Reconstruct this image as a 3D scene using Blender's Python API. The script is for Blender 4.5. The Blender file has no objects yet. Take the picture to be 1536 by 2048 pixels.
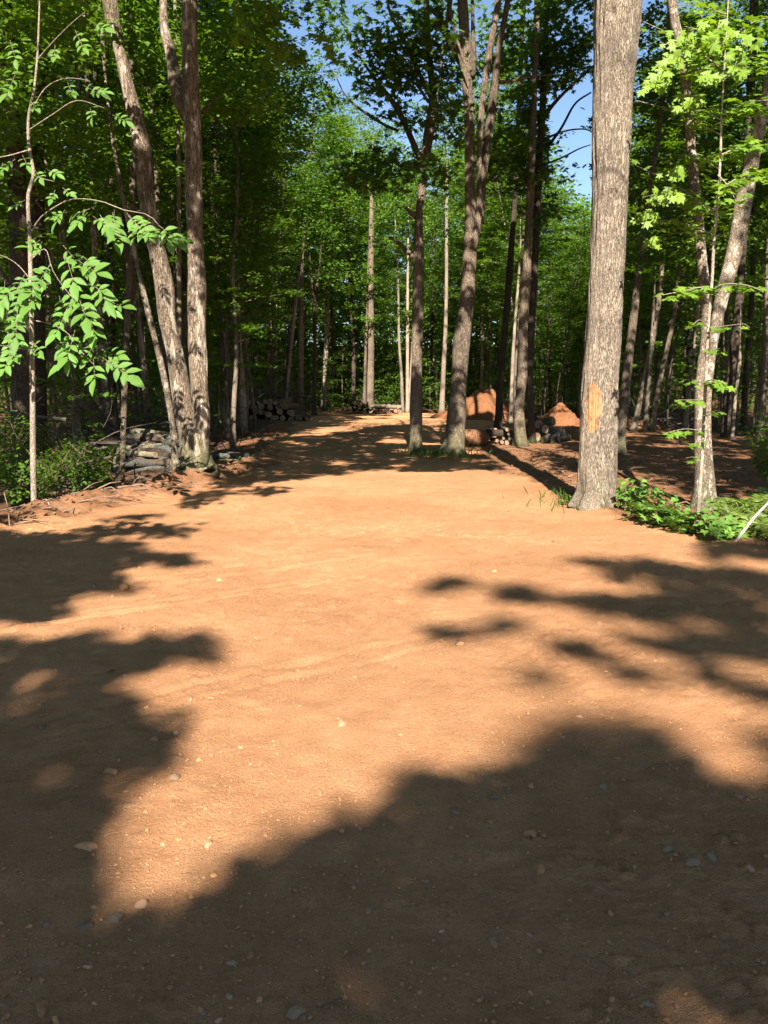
import bpy, math, random
import numpy as np
from mathutils import Vector

# ------------------------------------------------------------------ camera, sky, sun, exposure
SC = bpy.context.scene
COL = SC.collection
CAM_H, PITCH, FPX = 1.6, math.radians(9.4), 1539.0
ELEV = math.radians(38.0)
SUNX = -0.012                                   # the light travels almost straight along +Y
cam_d = bpy.data.cameras.new('camera'); cam = bpy.data.objects.new('camera', cam_d); COL.objects.link(cam)
cam.location = (0, 0, CAM_H); cam.rotation_euler = (math.pi/2 - PITCH, 0, 0)
cam_d.sensor_fit = 'VERTICAL'; cam_d.sensor_height = 34.6; cam_d.sensor_width = 25.95
cam_d.lens = FPX/2048*34.6; cam_d.clip_start = 0.05; cam_d.clip_end = 2000
SC.camera = cam
W = bpy.data.worlds.new('World'); SC.world = W; W.use_nodes = True
nt = W.node_tree; bg = nt.nodes['Background']
sky = nt.nodes.new('ShaderNodeTexSky'); sky.sky_type = 'NISHITA'; sky.sun_disc = False
sky.sun_elevation = ELEV; sky.sun_rotation = math.pi
sky.air_density = 1.0; sky.dust_density = 0.1; sky.ozone_density = 2.8
nt.links.new(sky.outputs[0], bg.inputs[0]); bg.inputs[1].default_value = 0.05
sun_d = bpy.data.lights.new('sun', 'SUN'); sun = bpy.data.objects.new('sun', sun_d); COL.objects.link(sun)
sun_d.energy = 5.0; sun_d.angle = math.radians(0.5); sun_d.color = (1.0, 0.93, 0.84)
SUN_DIR = Vector((SUNX*math.cos(ELEV), math.cos(ELEV), -math.sin(ELEV))).normalized()
sun.rotation_euler = SUN_DIR.to_track_quat('-Z', 'Y').to_euler(); sun.location = (0, -20, 30)
SC.view_settings.view_transform = 'Standard'; SC.view_settings.look = 'None'
SC.view_settings.gamma = 1.0; SC.view_settings.exposure = 2.0
SC.cycles.max_bounces = 7; SC.cycles.diffuse_bounces = 4; SC.cycles.transmission_bounces = 5
SC.cycles.sample_clamp_indirect = 6.0

RN = np.random.default_rng(7)
random.seed(7)
U = lambda a, b, n=None: RN.uniform(a, b, n)

# ------------------------------------------------------------------ picture <-> world, noise
CT, ST = math.cos(PITCH), math.sin(PITCH)
def at(px, py, Y):
    xr, yr = (px-768)/FPX, (1024-py)/FPX
    t = Y/(CT + yr*ST)
    return np.array([xr*t, Y, CAM_H + (-ST + yr*CT)*t])
def m_per_px(py, Y): return (Y/(CT + (1024-py)/FPX*ST))/FPX
def proj(P):
    P = np.asarray(P, float); d = P - np.array([0, 0, CAM_H])
    f = d[..., 1]*CT - d[..., 2]*ST; u = d[..., 1]*ST + d[..., 2]*CT
    f = np.where(f < 0.05, 0.05, f)
    return 768 + FPX*d[..., 0]/f, 1024 - FPX*u/f
def ground_px(px, py):
    yr = (1024-py)/FPX; t = CAM_H/(ST - yr*CT)
    return (px-768)/FPX*t, (CT + yr*ST)*t
_perm = np.random.default_rng(3).integers(0, 2**31, 4096).astype(np.int64)
def _hash(ix, iy, iz):
    h = (ix*73856093) ^ (iy*19349663) ^ (iz*83492791)
    return (_perm[(h & 4095)] ^ (h*2654435761)) % 100003/100003.0
def noise(x, y, z=0.0):
    x, y, z = np.broadcast_arrays(np.asarray(x, float), np.asarray(y, float), np.asarray(z, float))
    ix, iy, iz = np.floor(x).astype(np.int64), np.floor(y).astype(np.int64), np.floor(z).astype(np.int64)
    fx, fy, fz = x-ix, y-iy, z-iz
    fx, fy, fz = [f*f*f*(f*(f*6-15)+10) for f in (fx, fy, fz)]
    r = 0
    for a in (0, 1):
        for b in (0, 1):
            for c in (0, 1):
                w = (fx if a else 1-fx)*(fy if b else 1-fy)*(fz if c else 1-fz)
                r = r + w*_hash(ix+a, iy+b, iz+c)
    return r*2-1
def fbm(x, y, z=0.0, o=4):
    s, a, r = 1.0, 1.0, 0
    for k in range(o):
        r = r + a*noise(np.asarray(x)*s+k*17.3, np.asarray(y)*s-k*9.1, np.asarray(z)*s+k*5.7); s *= 2.03; a *= 0.5
    return r
def sstep(a, b, x): t = np.clip((x-a)/(b-a), 0, 1); return t*t*(3-2*t)

# ------------------------------------------------------------------ materials
def mat(name):
    m = bpy.data.materials.new(name); m.use_nodes = True
    n = m.node_tree; p = n.nodes['Principled BSDF']; return m, n, p
def nd(n, t, **k):
    x = n.nodes.new(t)
    for a, v in k.items(): setattr(x, a, v)
    return x
def ramp(n, stops):
    r = nd(n, 'ShaderNodeValToRGB'); e = r.color_ramp.elements
    while len(e) < len(stops): e.new(0.5)
    for i, (p, c) in enumerate(stops):
        e[i].position = p; e[i].color = (*c, 1) if len(c) == 3 else c
    return r
def noise_n(n, scale, detail=4, rough=.6, vec=None, dim='3D'):
    x = nd(n, 'ShaderNodeTexNoise'); x.inputs['Scale'].default_value = scale
    x.inputs['Detail'].default_value = detail; x.inputs['Roughness'].default_value = rough
    if vec is not None: n.links.new(vec, x.inputs['Vector'])
    return x
def mixc(n, f, a, b, mode='MIX'):
    x = nd(n, 'ShaderNodeMix', data_type='RGBA', blend_type=mode)
    for s, v in ((x.inputs[0], f), (x.inputs[6], a), (x.inputs[7], b)):
        if isinstance(v, (int, float)): s.default_value = v
        elif isinstance(v, tuple): s.default_value = (*v, 1)
        else: n.links.new(v, s)
    return x.outputs[2]
def bump(n, p, h, strength, dist):
    b = nd(n, 'ShaderNodeBump'); b.inputs['Strength'].default_value = strength
    b.inputs['Distance'].default_value = dist; n.links.new(h, b.inputs['Height'])
    n.links.new(b.outputs[0], p.inputs['Normal']); return b

def bark(name, light, dark, ridge=30.0, stretch=0.16, moss=0.0, bumpd=0.03, pale=None):
    m, n, p = mat(name); L = n.links.new
    tc = nd(n, 'ShaderNodeTexCoord'); oi = nd(n, 'ShaderNodeObjectInfo')
    add = nd(n, 'ShaderNodeVectorMath', operation='ADD'); L(tc.outputs['Object'], add.inputs[0])
    off = nd(n, 'ShaderNodeVectorMath', operation='SCALE'); off.inputs[0].default_value = (13, 7, 5); L(oi.outputs['Random'], off.inputs['Scale'])
    L(off.outputs[0], add.inputs[1])
    mp = nd(n, 'ShaderNodeMapping'); mp.inputs['Scale'].default_value = (1, 1, stretch); L(add.outputs[0], mp.inputs[0])
    a = noise_n(n, ridge, 5, .65, mp.outputs[0]); a.inputs['Distortion'].default_value = 0.6
    v = nd(n, 'ShaderNodeTexVoronoi'); v.feature = 'DISTANCE_TO_EDGE'; v.inputs['Scale'].default_value = ridge*1.3
    wob = noise_n(n, ridge*.8, 3, .6, mp.outputs[0])
    wv = mixc(n, 0.12, mp.outputs[0], wob.outputs['Color'])
    L(wv, v.inputs['Vector'])
    vm = nd(n, 'ShaderNodeMapRange'); vm.inputs['From Max'].default_value = 0.16; L(v.outputs['Distance'], vm.inputs[0])
    mul = nd(n, 'ShaderNodeMath', operation='MULTIPLY'); L(vm.outputs[0], mul.inputs[0]); L(a.outputs['Fac'], mul.inputs[1])
    r = ramp(n, [(0.04, dark), (0.20, tuple(.62*x+.38*y for x, y in zip(light, dark))), (0.50, light)]); L(mul.outputs[0], r.inputs[0])
    big = noise_n(n, 1.7, 3, .6, add.outputs[0])
    br = ramp(n, [(0.3, (.62, .62, .62)), (0.7, (1.12, 1.1, 1.05))]); L(big.outputs['Fac'], br.inputs[0])
    c = mixc(n, 1.0, r.outputs[0], br.outputs[0], 'MULTIPLY')
    if pale is not None:
        pn = noise_n(n, 11.0, 4, .65, mp.outputs[0]); pr = ramp(n, [(0.52, (0, 0, 0)), (0.62, (1, 1, 1))]); L(pn.outputs['Fac'], pr.inputs[0])
        c = mixc(n, pr.outputs[0], c, pale)
    if moss > 0:
        sx = nd(n, 'ShaderNodeSeparateXYZ'); L(tc.outputs['Object'], sx.inputs[0])
        mr = nd(n, 'ShaderNodeMapRange'); mr.inputs['From Min'].default_value = 0.75; mr.inputs['From Max'].default_value = 0.0; L(sx.outputs[2], mr.inputs[0])
        mn = noise_n(n, 9, 4, .6, add.outputs[0]); m2 = nd(n, 'ShaderNodeMath', operation='MULTIPLY'); L(mr.outputs[0], m2.inputs[0]); L(mn.outputs['Fac'], m2.inputs[1])
        m3 = nd(n, 'ShaderNodeMath', operation='MULTIPLY'); L(m2.outputs[0], m3.inputs[0]); m3.inputs[1].default_value = moss
        c = mixc(n, m3.outputs[0], c, (0.10, 0.12, 0.03))
    hv = nd(n, 'ShaderNodeHueSaturation'); L(c, hv.inputs['Color'])
    vr = nd(n, 'ShaderNodeMapRange'); vr.inputs['To Min'].default_value = 0.72; vr.inputs['To Max'].default_value = 1.22; L(oi.outputs['Random'], vr.inputs[0]); L(vr.outputs[0], hv.inputs['Value'])
    L(hv.outputs[0], p.inputs['Base Color']); p.inputs['Roughness'].default_value = 0.9; p.inputs['Specular IOR Level'].default_value = 0.15
    bump(n, p, mul.outputs[0], 0.9, bumpd)
    return m

def leaf_mat(name, base, trans, tr=0.32, rough=0.42, spec=0.35, vary=0.35):
    m, n, p = mat(name); L = n.links.new
    at_ = nd(n, 'ShaderNodeAttribute', attribute_name='tint'); oi = nd(n, 'ShaderNodeObjectInfo')
    ad = nd(n, 'ShaderNodeMath', operation='ADD'); L(at_.outputs['Fac'], ad.inputs[0]); 
    sc = nd(n, 'ShaderNodeMath', operation='MULTIPLY'); L(oi.outputs['Random'], sc.inputs[0]); sc.inputs[1].default_value = 0.35; L(sc.outputs[0], ad.inputs[1])
    d = tuple(x*(1-vary) for x in base); b = (base[0]*(1+vary*1.5), base[1]*(1+vary), base[2]*(1+vary*.5))
    r = ramp(n, [(0.0, d), (0.6, base), (1.3 if False else 1.0, b)]); L(ad.outputs[0], r.inputs[0])
    L(r.outputs[0], p.inputs['Base Color']); p.inputs['Roughness'].default_value = rough; p.inputs['Specular IOR Level'].default_value = spec
    t = nd(n, 'ShaderNodeBsdfTranslucent'); tm = mixc(n, 1.0, r.outputs[0], trans, 'MULTIPLY'); L(tm, t.inputs['Color'])
    mx = nd(n, 'ShaderNodeMixShader'); mx.inputs[0].default_value = tr
    L(p.outputs[0], mx.inputs[1]); L(t.outputs[0], mx.inputs[2]); L(mx.outputs[0], n.nodes['Material Output'].inputs['Surface'])
    return m

M = {}
M['bark_tan'] = bark('ridged_tan_bark', (0.385, 0.312, 0.238), (0.085, 0.063, 0.045), 40, .12, moss=.25)
M['bark_twin'] = bark('patchy_grey_bark', (0.215, 0.162, 0.115), (0.045, 0.031, 0.022), 30, .2, moss=1.1, pale=(0.37, 0.31, 0.235))
M['bark_mid'] = bark('brown_grey_bark', (0.23, 0.175, 0.125), (0.05, 0.035, 0.025), 34, .15, moss=.9)
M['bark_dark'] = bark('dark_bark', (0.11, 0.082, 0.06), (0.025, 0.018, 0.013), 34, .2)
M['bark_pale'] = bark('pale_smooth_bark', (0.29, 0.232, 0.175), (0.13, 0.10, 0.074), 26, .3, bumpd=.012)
M['bark_sapling'] = bark('light_young_bark', (0.42, 0.345, 0.265), (0.21, 0.165, 0.12), 26, .5, bumpd=.012)
M['bark_log'] = bark('brown_log_bark', (0.17, 0.125, 0.09), (0.04, 0.028, 0.02), 26, .3)
M['bark_red'] = bark('reddish_log_bark', (0.26, 0.125, 0.065), (0.08, 0.035, 0.02), 18, .4)
M['bark_spotted'] = bark('spotted_pale_bark', (0.26, 0.205, 0.15), (0.08, 0.058, 0.04), 26, .6, moss=.6, bumpd=.02, pale=(0.42, 0.36, 0.285))
M['bark_grey'] = bark('grey_log_bark', (0.15, 0.145, 0.125), (0.035, 0.033, 0.03), 26, .3)
M['leaf_forest'] = leaf_mat('forest_leaf', (0.086, 0.170, 0.021), (1.6, 1.5, .4), .48, .55, .22)
M['leaf_deep'] = leaf_mat('deep_green_leaf', (0.054, 0.116, 0.018), (1.5, 1.5, .4), .30, .55, .2)
M['leaf_maple'] = leaf_mat('maple_leaf', (0.115, 0.205, 0.024), (1.5, 1.5, .4), .42, .5, .25)
M['leaf_bright'] = leaf_mat('bright_leaflet', (0.105, 0.21, 0.036), (1.3, 1.4, .5), .34, .55, .2)
M['leaf_fern'] = leaf_mat('fern_leaf', (0.11, 0.165, 0.025), (1.3, 1.3, .5), .35, .5)
def wood_end():
    m, n, p = mat('sawn_wood'); L = n.links.new
    tc = nd(n, 'ShaderNodeTexCoord'); s = nd(n, 'ShaderNodeSeparateXYZ'); L(tc.outputs['Object'], s.inputs[0])
    cb = nd(n, 'ShaderNodeCombineXYZ'); L(s.outputs[0], cb.inputs[0]); L(s.outputs[2], cb.inputs[1])
    w = nd(n, 'ShaderNodeTexWave', wave_type='RINGS', rings_direction='SPHERICAL'); w.inputs['Scale'].default_value = 14; w.inputs['Distortion'].default_value = 2; w.inputs['Detail'].default_value = 2
    L(cb.outputs[0], w.inputs[0])
    ln = nd(n, 'ShaderNodeVectorMath', operation='LENGTH'); L(cb.outputs[0], ln.inputs[0])
    r = ramp(n, [(0, (.16, .09, .05)), (.035, (.17, .10, .055)), (.06, (.27, .175, .10)), (.115, (.22, .145, .082))]); L(ln.outputs['Value'], r.inputs[0])
    oi = nd(n, 'ShaderNodeObjectInfo'); hv = nd(n, 'ShaderNodeHueSaturation'); vr = nd(n, 'ShaderNodeMapRange'); vr.inputs['To Min'].default_value = .6; vr.inputs['To Max'].default_value = 1.25
    L(oi.outputs['Random'], vr.inputs[0]); L(vr.outputs[0], hv.inputs['Value'])
    c = mixc(n, .25, r.outputs[0], w.outputs['Color'], 'MULTIPLY'); L(c, hv.inputs['Color']); L(hv.outputs[0], p.inputs['Base Color']); p.inputs['Roughness'].default_value = .85
    return m
M['wood_end'] = wood_end()
def wound_mat():
    m, n, p = mat('bare_wood'); L = n.links.new
    tc = nd(n, 'ShaderNodeTexCoord'); mp = nd(n, 'ShaderNodeMapping'); mp.inputs['Scale'].default_value = (1, 1, .3); L(tc.outputs['Object'], mp.inputs[0])
    a = noise_n(n, 40, 5, .65, mp.outputs[0]); b = noise_n(n, 7, 3, .6, tc.outputs['Object'])
    r = ramp(n, [(.3, (.15, .062, .022)), (.5, (.255, .125, .045)), (.72, (.33, .185, .08))]); L(a.outputs['Fac'], r.inputs[0])
    r2 = ramp(n, [(.36, (.55, .42, .35)), (.5, (1, 1, 1))]); L(b.outputs['Fac'], r2.inputs[0])
    L(mixc(n, 1, r.outputs[0], r2.outputs[0], 'MULTIPLY'), p.inputs['Base Color']); p.inputs['Roughness'].default_value = .7; bump(n, p, a.outputs['Fac'], .6, .01)
    return m
M['wound'] = wound_mat()
def dirt_mat(name, attr, tone=None):
    m, n, p = mat(name); L = n.links.new
    tc = nd(n, 'ShaderNodeTexCoord'); V = tc.outputs['Object']
    big = noise_n(n, .55, 5, .62, V); mid = noise_n(n, 5.5, 5, .65, V); fine = noise_n(n, 60, 5, .75, V); gr = noise_n(n, 240, 2, .7, V)
    sand = ramp(n, [(.25, (.485, .242, .112)), (.5, (.562, .291, .142)), (.75, (.62, .338, .173))]); L(mid.outputs['Fac'], sand.inputs[0])
    b2 = ramp(n, [(.3, (.76, .72, .68)), (.7, (1.12, 1.12, 1.12))]); L(big.outputs['Fac'], b2.inputs[0])
    c = mixc(n, 1, sand.outputs[0], b2.outputs[0], 'MULTIPLY')
    f2 = ramp(n, [(.28, (.45, .41, .38)), (.42, (.9, .88, .86)), (.6, (1.0, 1.0, 1.0)), (.78, (1.22, 1.2, 1.15))]); L(fine.outputs['Fac'], f2.inputs[0])
    c = mixc(n, .8, c, f2.outputs[0], 'MULTIPLY')
    g2 = ramp(n, [(.33, (.7, .68, .66)), (.6, (1.05, 1.05, 1.05))]); L(gr.outputs['Fac'], g2.inputs[0])
    c = mixc(n, .6, c, g2.outputs[0], 'MULTIPLY')
    # small embedded pale grit
    vo = nd(n, 'ShaderNodeTexVoronoi'); vo.inputs['Scale'].default_value = 38; L(V, vo.inputs['Vector'])
    vs = nd(n, 'ShaderNodeSeparateColor'); L(vo.outputs['Color'], vs.inputs[0])
    t1 = nd(n, 'ShaderNodeMath', operation='LESS_THAN'); L(vo.outputs['Distance'], t1.inputs[0]); t1.inputs[1].default_value = .17
    t2 = nd(n, 'ShaderNodeMath', operation='GREATER_THAN'); L(vs.outputs[0], t2.inputs[0]); t2.inputs[1].default_value = .86
    t3 = nd(n, 'ShaderNodeMath', operation='MULTIPLY'); L(t1.outputs[0], t3.inputs[0]); L(t2.outputs[0], t3.inputs[1])
    t4 = nd(n, 'ShaderNodeMath', operation='MULTIPLY'); L(t3.outputs[0], t4.inputs[0]); t4.inputs[1].default_value = .7
    grit = mixc(n, vs.outputs[1], (.42, .30, .20), (.30, .27, .24))
    c = mixc(n, t4.outputs[0], c, grit)
    if attr:
        a = nd(n, 'ShaderNodeAttribute', attribute_name='sand')
        lit = ramp(n, [(.25, (.035, .02, .012)), (.45, (.085, .046, .026)), (.6, (.15, .078, .042)), (.78, (.26, .15, .085))])
        ln = noise_n(n, 26, 6, .75, V); L(ln.outputs['Fac'], lit.inputs[0])
        soil = ramp(n, [(.3, (.16, .072, .032)), (.7, (.33, .165, .08))]); L(noise_n(n, 9, 6, .7, V).outputs['Fac'], soil.inputs[0])
        m1 = nd(n, 'ShaderNodeMapRange'); m1.inputs['From Max'].default_value = .5; L(a.outputs['Fac'], m1.inputs[0])
        m2 = nd(n, 'ShaderNodeMapRange'); m2.inputs['From Min'].default_value = .5; L(a.outputs['Fac'], m2.inputs[0])
        base = mixc(n, m1.outputs[0], lit.outputs[0], soil.outputs[0])
        c = mixc(n, m2.outputs[0], base, c)
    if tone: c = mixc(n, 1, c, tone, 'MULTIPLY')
    L(c, p.inputs['Base Color']); p.inputs['Roughness'].default_value = .95; p.inputs['Specular IOR Level'].default_value = .1
    s = nd(n, 'ShaderNodeMath', operation='MULTIPLY_ADD'); L(gr.outputs['Fac'], s.inputs[0]); s.inputs[1].default_value = .35; L(fine.outputs['Fac'], s.inputs[2])
    s2 = nd(n, 'ShaderNodeMath', operation='MULTIPLY_ADD'); L(t3.outputs[0], s2.inputs[0]); s2.inputs[1].default_value = .25; L(s.outputs[0], s2.inputs[2])
    bump(n, p, s2.outputs[0], .95, .03)
    return m
M['ground'] = dirt_mat('dirt_and_litter', True)
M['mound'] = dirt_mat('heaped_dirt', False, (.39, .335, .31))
def flat(name, c, rough=.9, vary=.25, scale=20, spec=.15):
    m, n, p = mat(name); L = n.links.new
    tc = nd(n, 'ShaderNodeTexCoord'); a = noise_n(n, scale, 4, .65, tc.outputs['Object']); oi = nd(n, 'ShaderNodeObjectInfo')
    r = ramp(n, [(.3, tuple(x*(1-vary) for x in c)), (.7, tuple(x*(1+vary) for x in c))]); L(a.outputs['Fac'], r.inputs[0])
    hv = nd(n, 'ShaderNodeHueSaturation'); vr = nd(n, 'ShaderNodeMapRange'); vr.inputs['To Min'].default_value = .7; vr.inputs['To Max'].default_value = 1.3
    L(oi.outputs['Random'], vr.inputs[0]); L(vr.outputs[0], hv.inputs['Value']); L(r.outputs[0], hv.inputs['Color'])
    L(hv.outputs[0], p.inputs['Base Color']); p.inputs['Roughness'].default_value = rough; p.inputs['Specular IOR Level'].default_value = spec
    bump(n, p, a.outputs['Fac'], .4, .01); return m
M['log_grey'] = flat('weathered_log', (.055, .056, .046), .9, .8, 30)
M['stone_grey'] = flat('grey_stone', (.23, .15, .09), .7, .25, 60)
M['stone_tan'] = flat('tan_stone', (.31, .18, .098), .8, .2, 60)
M['stone_red'] = flat('red_clod', (.36, .18, .082), .95, .25, 60)
M['twig'] = flat('dry_twig', (.16, .10, .065), .9, .3, 15)
M['twig_pale'] = flat('pale_stick', (.33, .25, .18), .8, .25, 15)
M['litter'] = flat('dry_litter', (.13, .075, .045), .9, .5, 4)
M['brush'] = flat('dead_brush', (.085, .065, .05), .9, .4, 6)

# ------------------------------------------------------------------ mesh building
class MB:
    def __init__(s): s.v, s.t, s.f, s.n = [], [], [], 0
    def add(s, v, f, tint=None):
        v = np.asarray(v, float); s.v.append(v)
        s.t.append(np.zeros(len(v)) if tint is None else np.asarray(tint, float))
        f = np.asarray(f, np.int64)
        if f.size: s.f.append(f + s.n)
        s.n += len(v)
    def mesh(s, name, m, smooth=False, origin=(0, 0, 0), tint=False):
        me = bpy.data.meshes.new(name)
        V = np.concatenate(s.v) - np.asarray(origin, float) if s.v else np.zeros((0, 3))
        loops = np.concatenate([f.ravel() for f in s.f]) if s.f else np.zeros(0, int)
        tot = np.concatenate([np.full(len(f), f.shape[1]) for f in s.f]) if s.f else np.zeros(0, int)
        me.vertices.add(len(V)); me.vertices.foreach_set('co', V.ravel().astype(np.float32))
        me.loops.add(len(loops)); me.loops.foreach_set('vertex_index', loops.astype(np.int32))
        me.polygons.add(len(tot)); st = np.concatenate([[0], np.cumsum(tot)[:-1]]) if len(tot) else tot
        me.polygons.foreach_set('loop_start', st.astype(np.int32)); me.polygons.foreach_set('loop_total', tot.astype(np.int32))
        me.polygons.foreach_set('use_smooth', np.full(len(tot), smooth))
        if tint:
            a = me.attributes.new('tint', 'FLOAT', 'POINT'); a.data.foreach_set('value', np.concatenate(s.t).astype(np.float32))
        me.materials.append(m); me.update(calc_edges=True); me.validate()
        return me
def link(name, me, parent=None, loc=None):
    o = bpy.data.objects.new(name, me); COL.objects.link(o)
    if parent is not None: o.parent = parent
    if loc is not None: o.location = loc
    return o
def tag(o, label=None, cat=None, group=None, kind=None):
    if label: o['label'] = label
    if cat: o['category'] = cat
    if group: o['group'] = group
    if kind: o['kind'] = kind
    return o
def thing(name, loc, label, cat, group=None):
    o = bpy.data.objects.new(name, None); COL.objects.link(o); o.location = loc; o.empty_display_size = .1
    return tag(o, label, cat, group)

def spline(P, n):
    P = np.asarray(P, float)
    if len(P) == 2: return P[0] + (P[1]-P[0])*np.linspace(0, 1, n)[:, None]
    Q = np.vstack([2*P[0]-P[1], P, 2*P[-1]-P[-2]]); L = np.r_[0, np.cumsum(np.linalg.norm(np.diff(P[:, :3], axis=0), axis=1))]
    s = np.linspace(0, L[-1], n); k = np.clip(np.searchsorted(L, s, 'right')-1, 0, len(P)-2); t = ((s-L[k])/np.maximum(L[k+1]-L[k], 1e-9))[:, None]
    a, b, c, d = Q[k], Q[k+1], Q[k+2], Q[k+3]
    return .5*((2*b) + (c-a)*t + (2*a-5*b+4*c-d)*t*t + (3*b-3*c+d-a)*t**3)
def tube(mb, pts, rad, n=8, rough=0.0, seed=0, freq=9.0, zst=.22, fn=None, cap=True):
    pts = np.asarray(pts, float); rad = np.asarray(rad, float); m = len(pts)
    T = np.gradient(pts, axis=0); T /= np.linalg.norm(T, axis=1)[:, None] + 1e-12
    ref = np.array([1., 0, 0]) if abs(T[:, 0]).max() < .9 else np.array([0, 0.3, 1.])
    Bv = np.cross(T, ref); Bv /= np.linalg.norm(Bv, axis=1)[:, None]; A = np.cross(Bv, T)
    th = np.linspace(0, 2*np.pi, n, endpoint=False)
    R = np.repeat(rad[:, None], n, 1)
    if fn is not None: R = fn(R, th, pts)
    elif rough:
        cx, cy = np.cos(th)[None]*R, np.sin(th)[None]*R; z = pts[:, 2][:, None] + 0*R + seed*3.1
        R = R + rough*fbm(cx*freq+seed, cy*freq, z*freq*zst, 3) + R*.10*noise(cx*2.2+seed, cy*2.2, z*1.1)
    V = pts[:, None] + R[..., None]*(np.cos(th)[None, :, None]*A[:, None] + np.sin(th)[None, :, None]*Bv[:, None])
    V = V.reshape(-1, 3)
    i = np.arange(m-1)[:, None]*n; j = np.arange(n)[None]; j2 = (j+1) % n
    F = np.stack([i+j, i+j2, i+n+j2, i+n+j], -1).reshape(-1, 4)
    if cap:
        V = np.vstack([V, pts[0], pts[-1]]); c0, c1 = m*n, m*n+1
        jj = np.arange(n); f1 = np.stack([np.full(n, c0), (jj+1) % n, jj, jj], -1)[:, :3]; f2 = np.stack([np.full(n, c1), (m-1)*n+jj, (m-1)*n+(jj+1) % n], -1)
        mb.add(V, F); mb.f.append(f1 + mb.n - len(V)); mb.f.append(f2 + mb.n - len(V))
    else: mb.add(V, F)

# leaf shapes: (along, across, up) and faces
def tmpl_simple():
    return np.array([(0, 0, 0), (.45, .36, .08), (1, 0, -.06), (.45, -.36, .08)]), np.array([(0, 2, 1), (0, 3, 2)])
def tmpl_ellipse(w=.25):
    o = [(0, 0, 0), (.2, .62*w, .05), (.45, w, .07), (.72, .72*w, .03), (1, 0, -.10), (.72, -.72*w, .03), (.45, -w, .07), (.2, -.62*w, .05), (.2, 0, .0), (.45, 0, 0.01), (.72, 0, -.03)]
    f = [(0, 8, 1), (1, 8, 9), (1, 9, 2), (2, 9, 10), (2, 10, 3), (3, 10, 4), (0, 7, 8), (7, 6, 9), (7, 9, 8), (6, 5, 10), (6, 10, 9), (5, 4, 10)]
    return np.array(o), np.array(f)
def tmpl_maple():
    h = [(0, 1.0), (9, .72), (17, .70), (22, .45), (33, .78), (40, .80), (52, .98), (60, .62), (70, .40), (82, .52), (100, .72), (112, .42), (150, .22)]
    a = [(r, t) for t, r in h]
    full = [(r, t) for r, t in a] + [(r, -t) for r, t in reversed(a[1:])]
    V = [(.12, 0, .03)] + [(.18+.82*r*math.cos(math.radians(t)), .82*r*math.sin(math.radians(t)), -.09*r*r) for r, t in full]
    n = len(full); F = [(0, 1+i, 1+(i+1) % n) for i in range(n)]
    V = np.array(V); V[:, 0] -= .05
    return V, np.array(F)
LEAF = {'simple': tmpl_simple(), 'ellipse': tmpl_ellipse(), 'wide': tmpl_ellipse(.33), 'maple': tmpl_maple(), 'blade': tmpl_ellipse(.045), 'leaflet': tmpl_ellipse(.215), 'frond': tmpl_ellipse(.12)}
def leaves(mb, P, size, kind='simple', tilt=.6, N=None, A=None, rng=None, tint=None):
    rng = rng or RN; P = np.asarray(P, float); n = len(P)
    if not n: return
    if N is None:
        N = np.stack([rng.normal(0, tilt, n), rng.normal(0, tilt, n)-.15, np.ones(n)], 1)
    N = N/np.linalg.norm(N, axis=1)[:, None]
    if A is None:
        a = rng.uniform(0, 2*np.pi, n); A = np.stack([np.cos(a), np.sin(a), np.full(n, -.25)], 1)
    A = A - N*(A*N).sum(1)[:, None]; A /= np.linalg.norm(A, axis=1)[:, None] + 1e-9
    S = np.cross(N, A); T, F = LEAF[kind]; s = np.broadcast_to(np.asarray(size, float), (n,))[:, None, None]
    V = P[:, None] + s*(T[None, :, 0:1]*A[:, None] + T[None, :, 1:2]*S[:, None] + T[None, :, 2:3]*N[:, None])
    k = len(T); F2 = (F[None] + (np.arange(n)*k)[:, None, None]).reshape(-1, F.shape[1])
    tv = rng.uniform(0, .65, n) if tint is None else tint
    mb.add(V.reshape(-1, 3), F2, np.repeat(tv, k))
def clump_pts(C, n, r, rz, rng=None):
    rng = rng or RN; C = np.asarray(C, float)
    d = rng.normal(0, 1, (len(C), n, 3)); d /= np.linalg.norm(d, axis=2)[..., None]; d *= rng.uniform(0, 1, (len(C), n, 1))**(1/2.2)
    d *= np.array([r, r, rz]); return (C[:, None] + d).reshape(-1, 3)

# ------------------------------------------------------------------ the lie of the land
LY = np.array([0, 6, 8.75, 9.25, 11.2, 13, 16, 22, 28, 38, 46, 60]); LX = np.array([-5, -4.7, -4.4, -4.05, -3.2, -2.7, -2.4, -3.1, -3.6, -4.3, -4.6, -4])
RY = np.array([0, 4, 7.1, 8, 9.1, 10.7, 12, 14, 18, 24, 34, 40, 46]); RX = np.array([6, 4.8, 3.72, 3.4, 2.9, 2.55, 2.6, 2.3, 2.2, 3, 5, 4.5, 2])
CY = np.array([-30, 0, 7, 11, 20, 24, 27, 30, 36, 40, 44, 46, 47]); CX = np.array([6.5, 6.5, 5.2, 8.6, 10.5, 11.3, 9.6, 10, 8.4, 6, 3.5, 1, -2])
xl = lambda y: np.interp(y, LY, LX); xr = lambda y: np.interp(y, RY, RX); xc = lambda y: np.interp(y, CY, CX)
def sand_w(x, y):
    wob = .35*fbm(x*1.1, y*1.1, 3.3, 4)
    lane = sstep(-.25, .25, np.minimum(x - xl(y), xr(y) - x) + wob*np.clip(y/12, .35, 1.2)) * sstep(49, 45.5, y + wob*2)
    soil = sstep(-.3, .4, np.minimum(x - xl(y) + .9, xc(y) - x + .3) + wob) * sstep(49, 46, y)
    return np.clip(np.maximum(lane, .5*soil), 0, 1)
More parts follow.
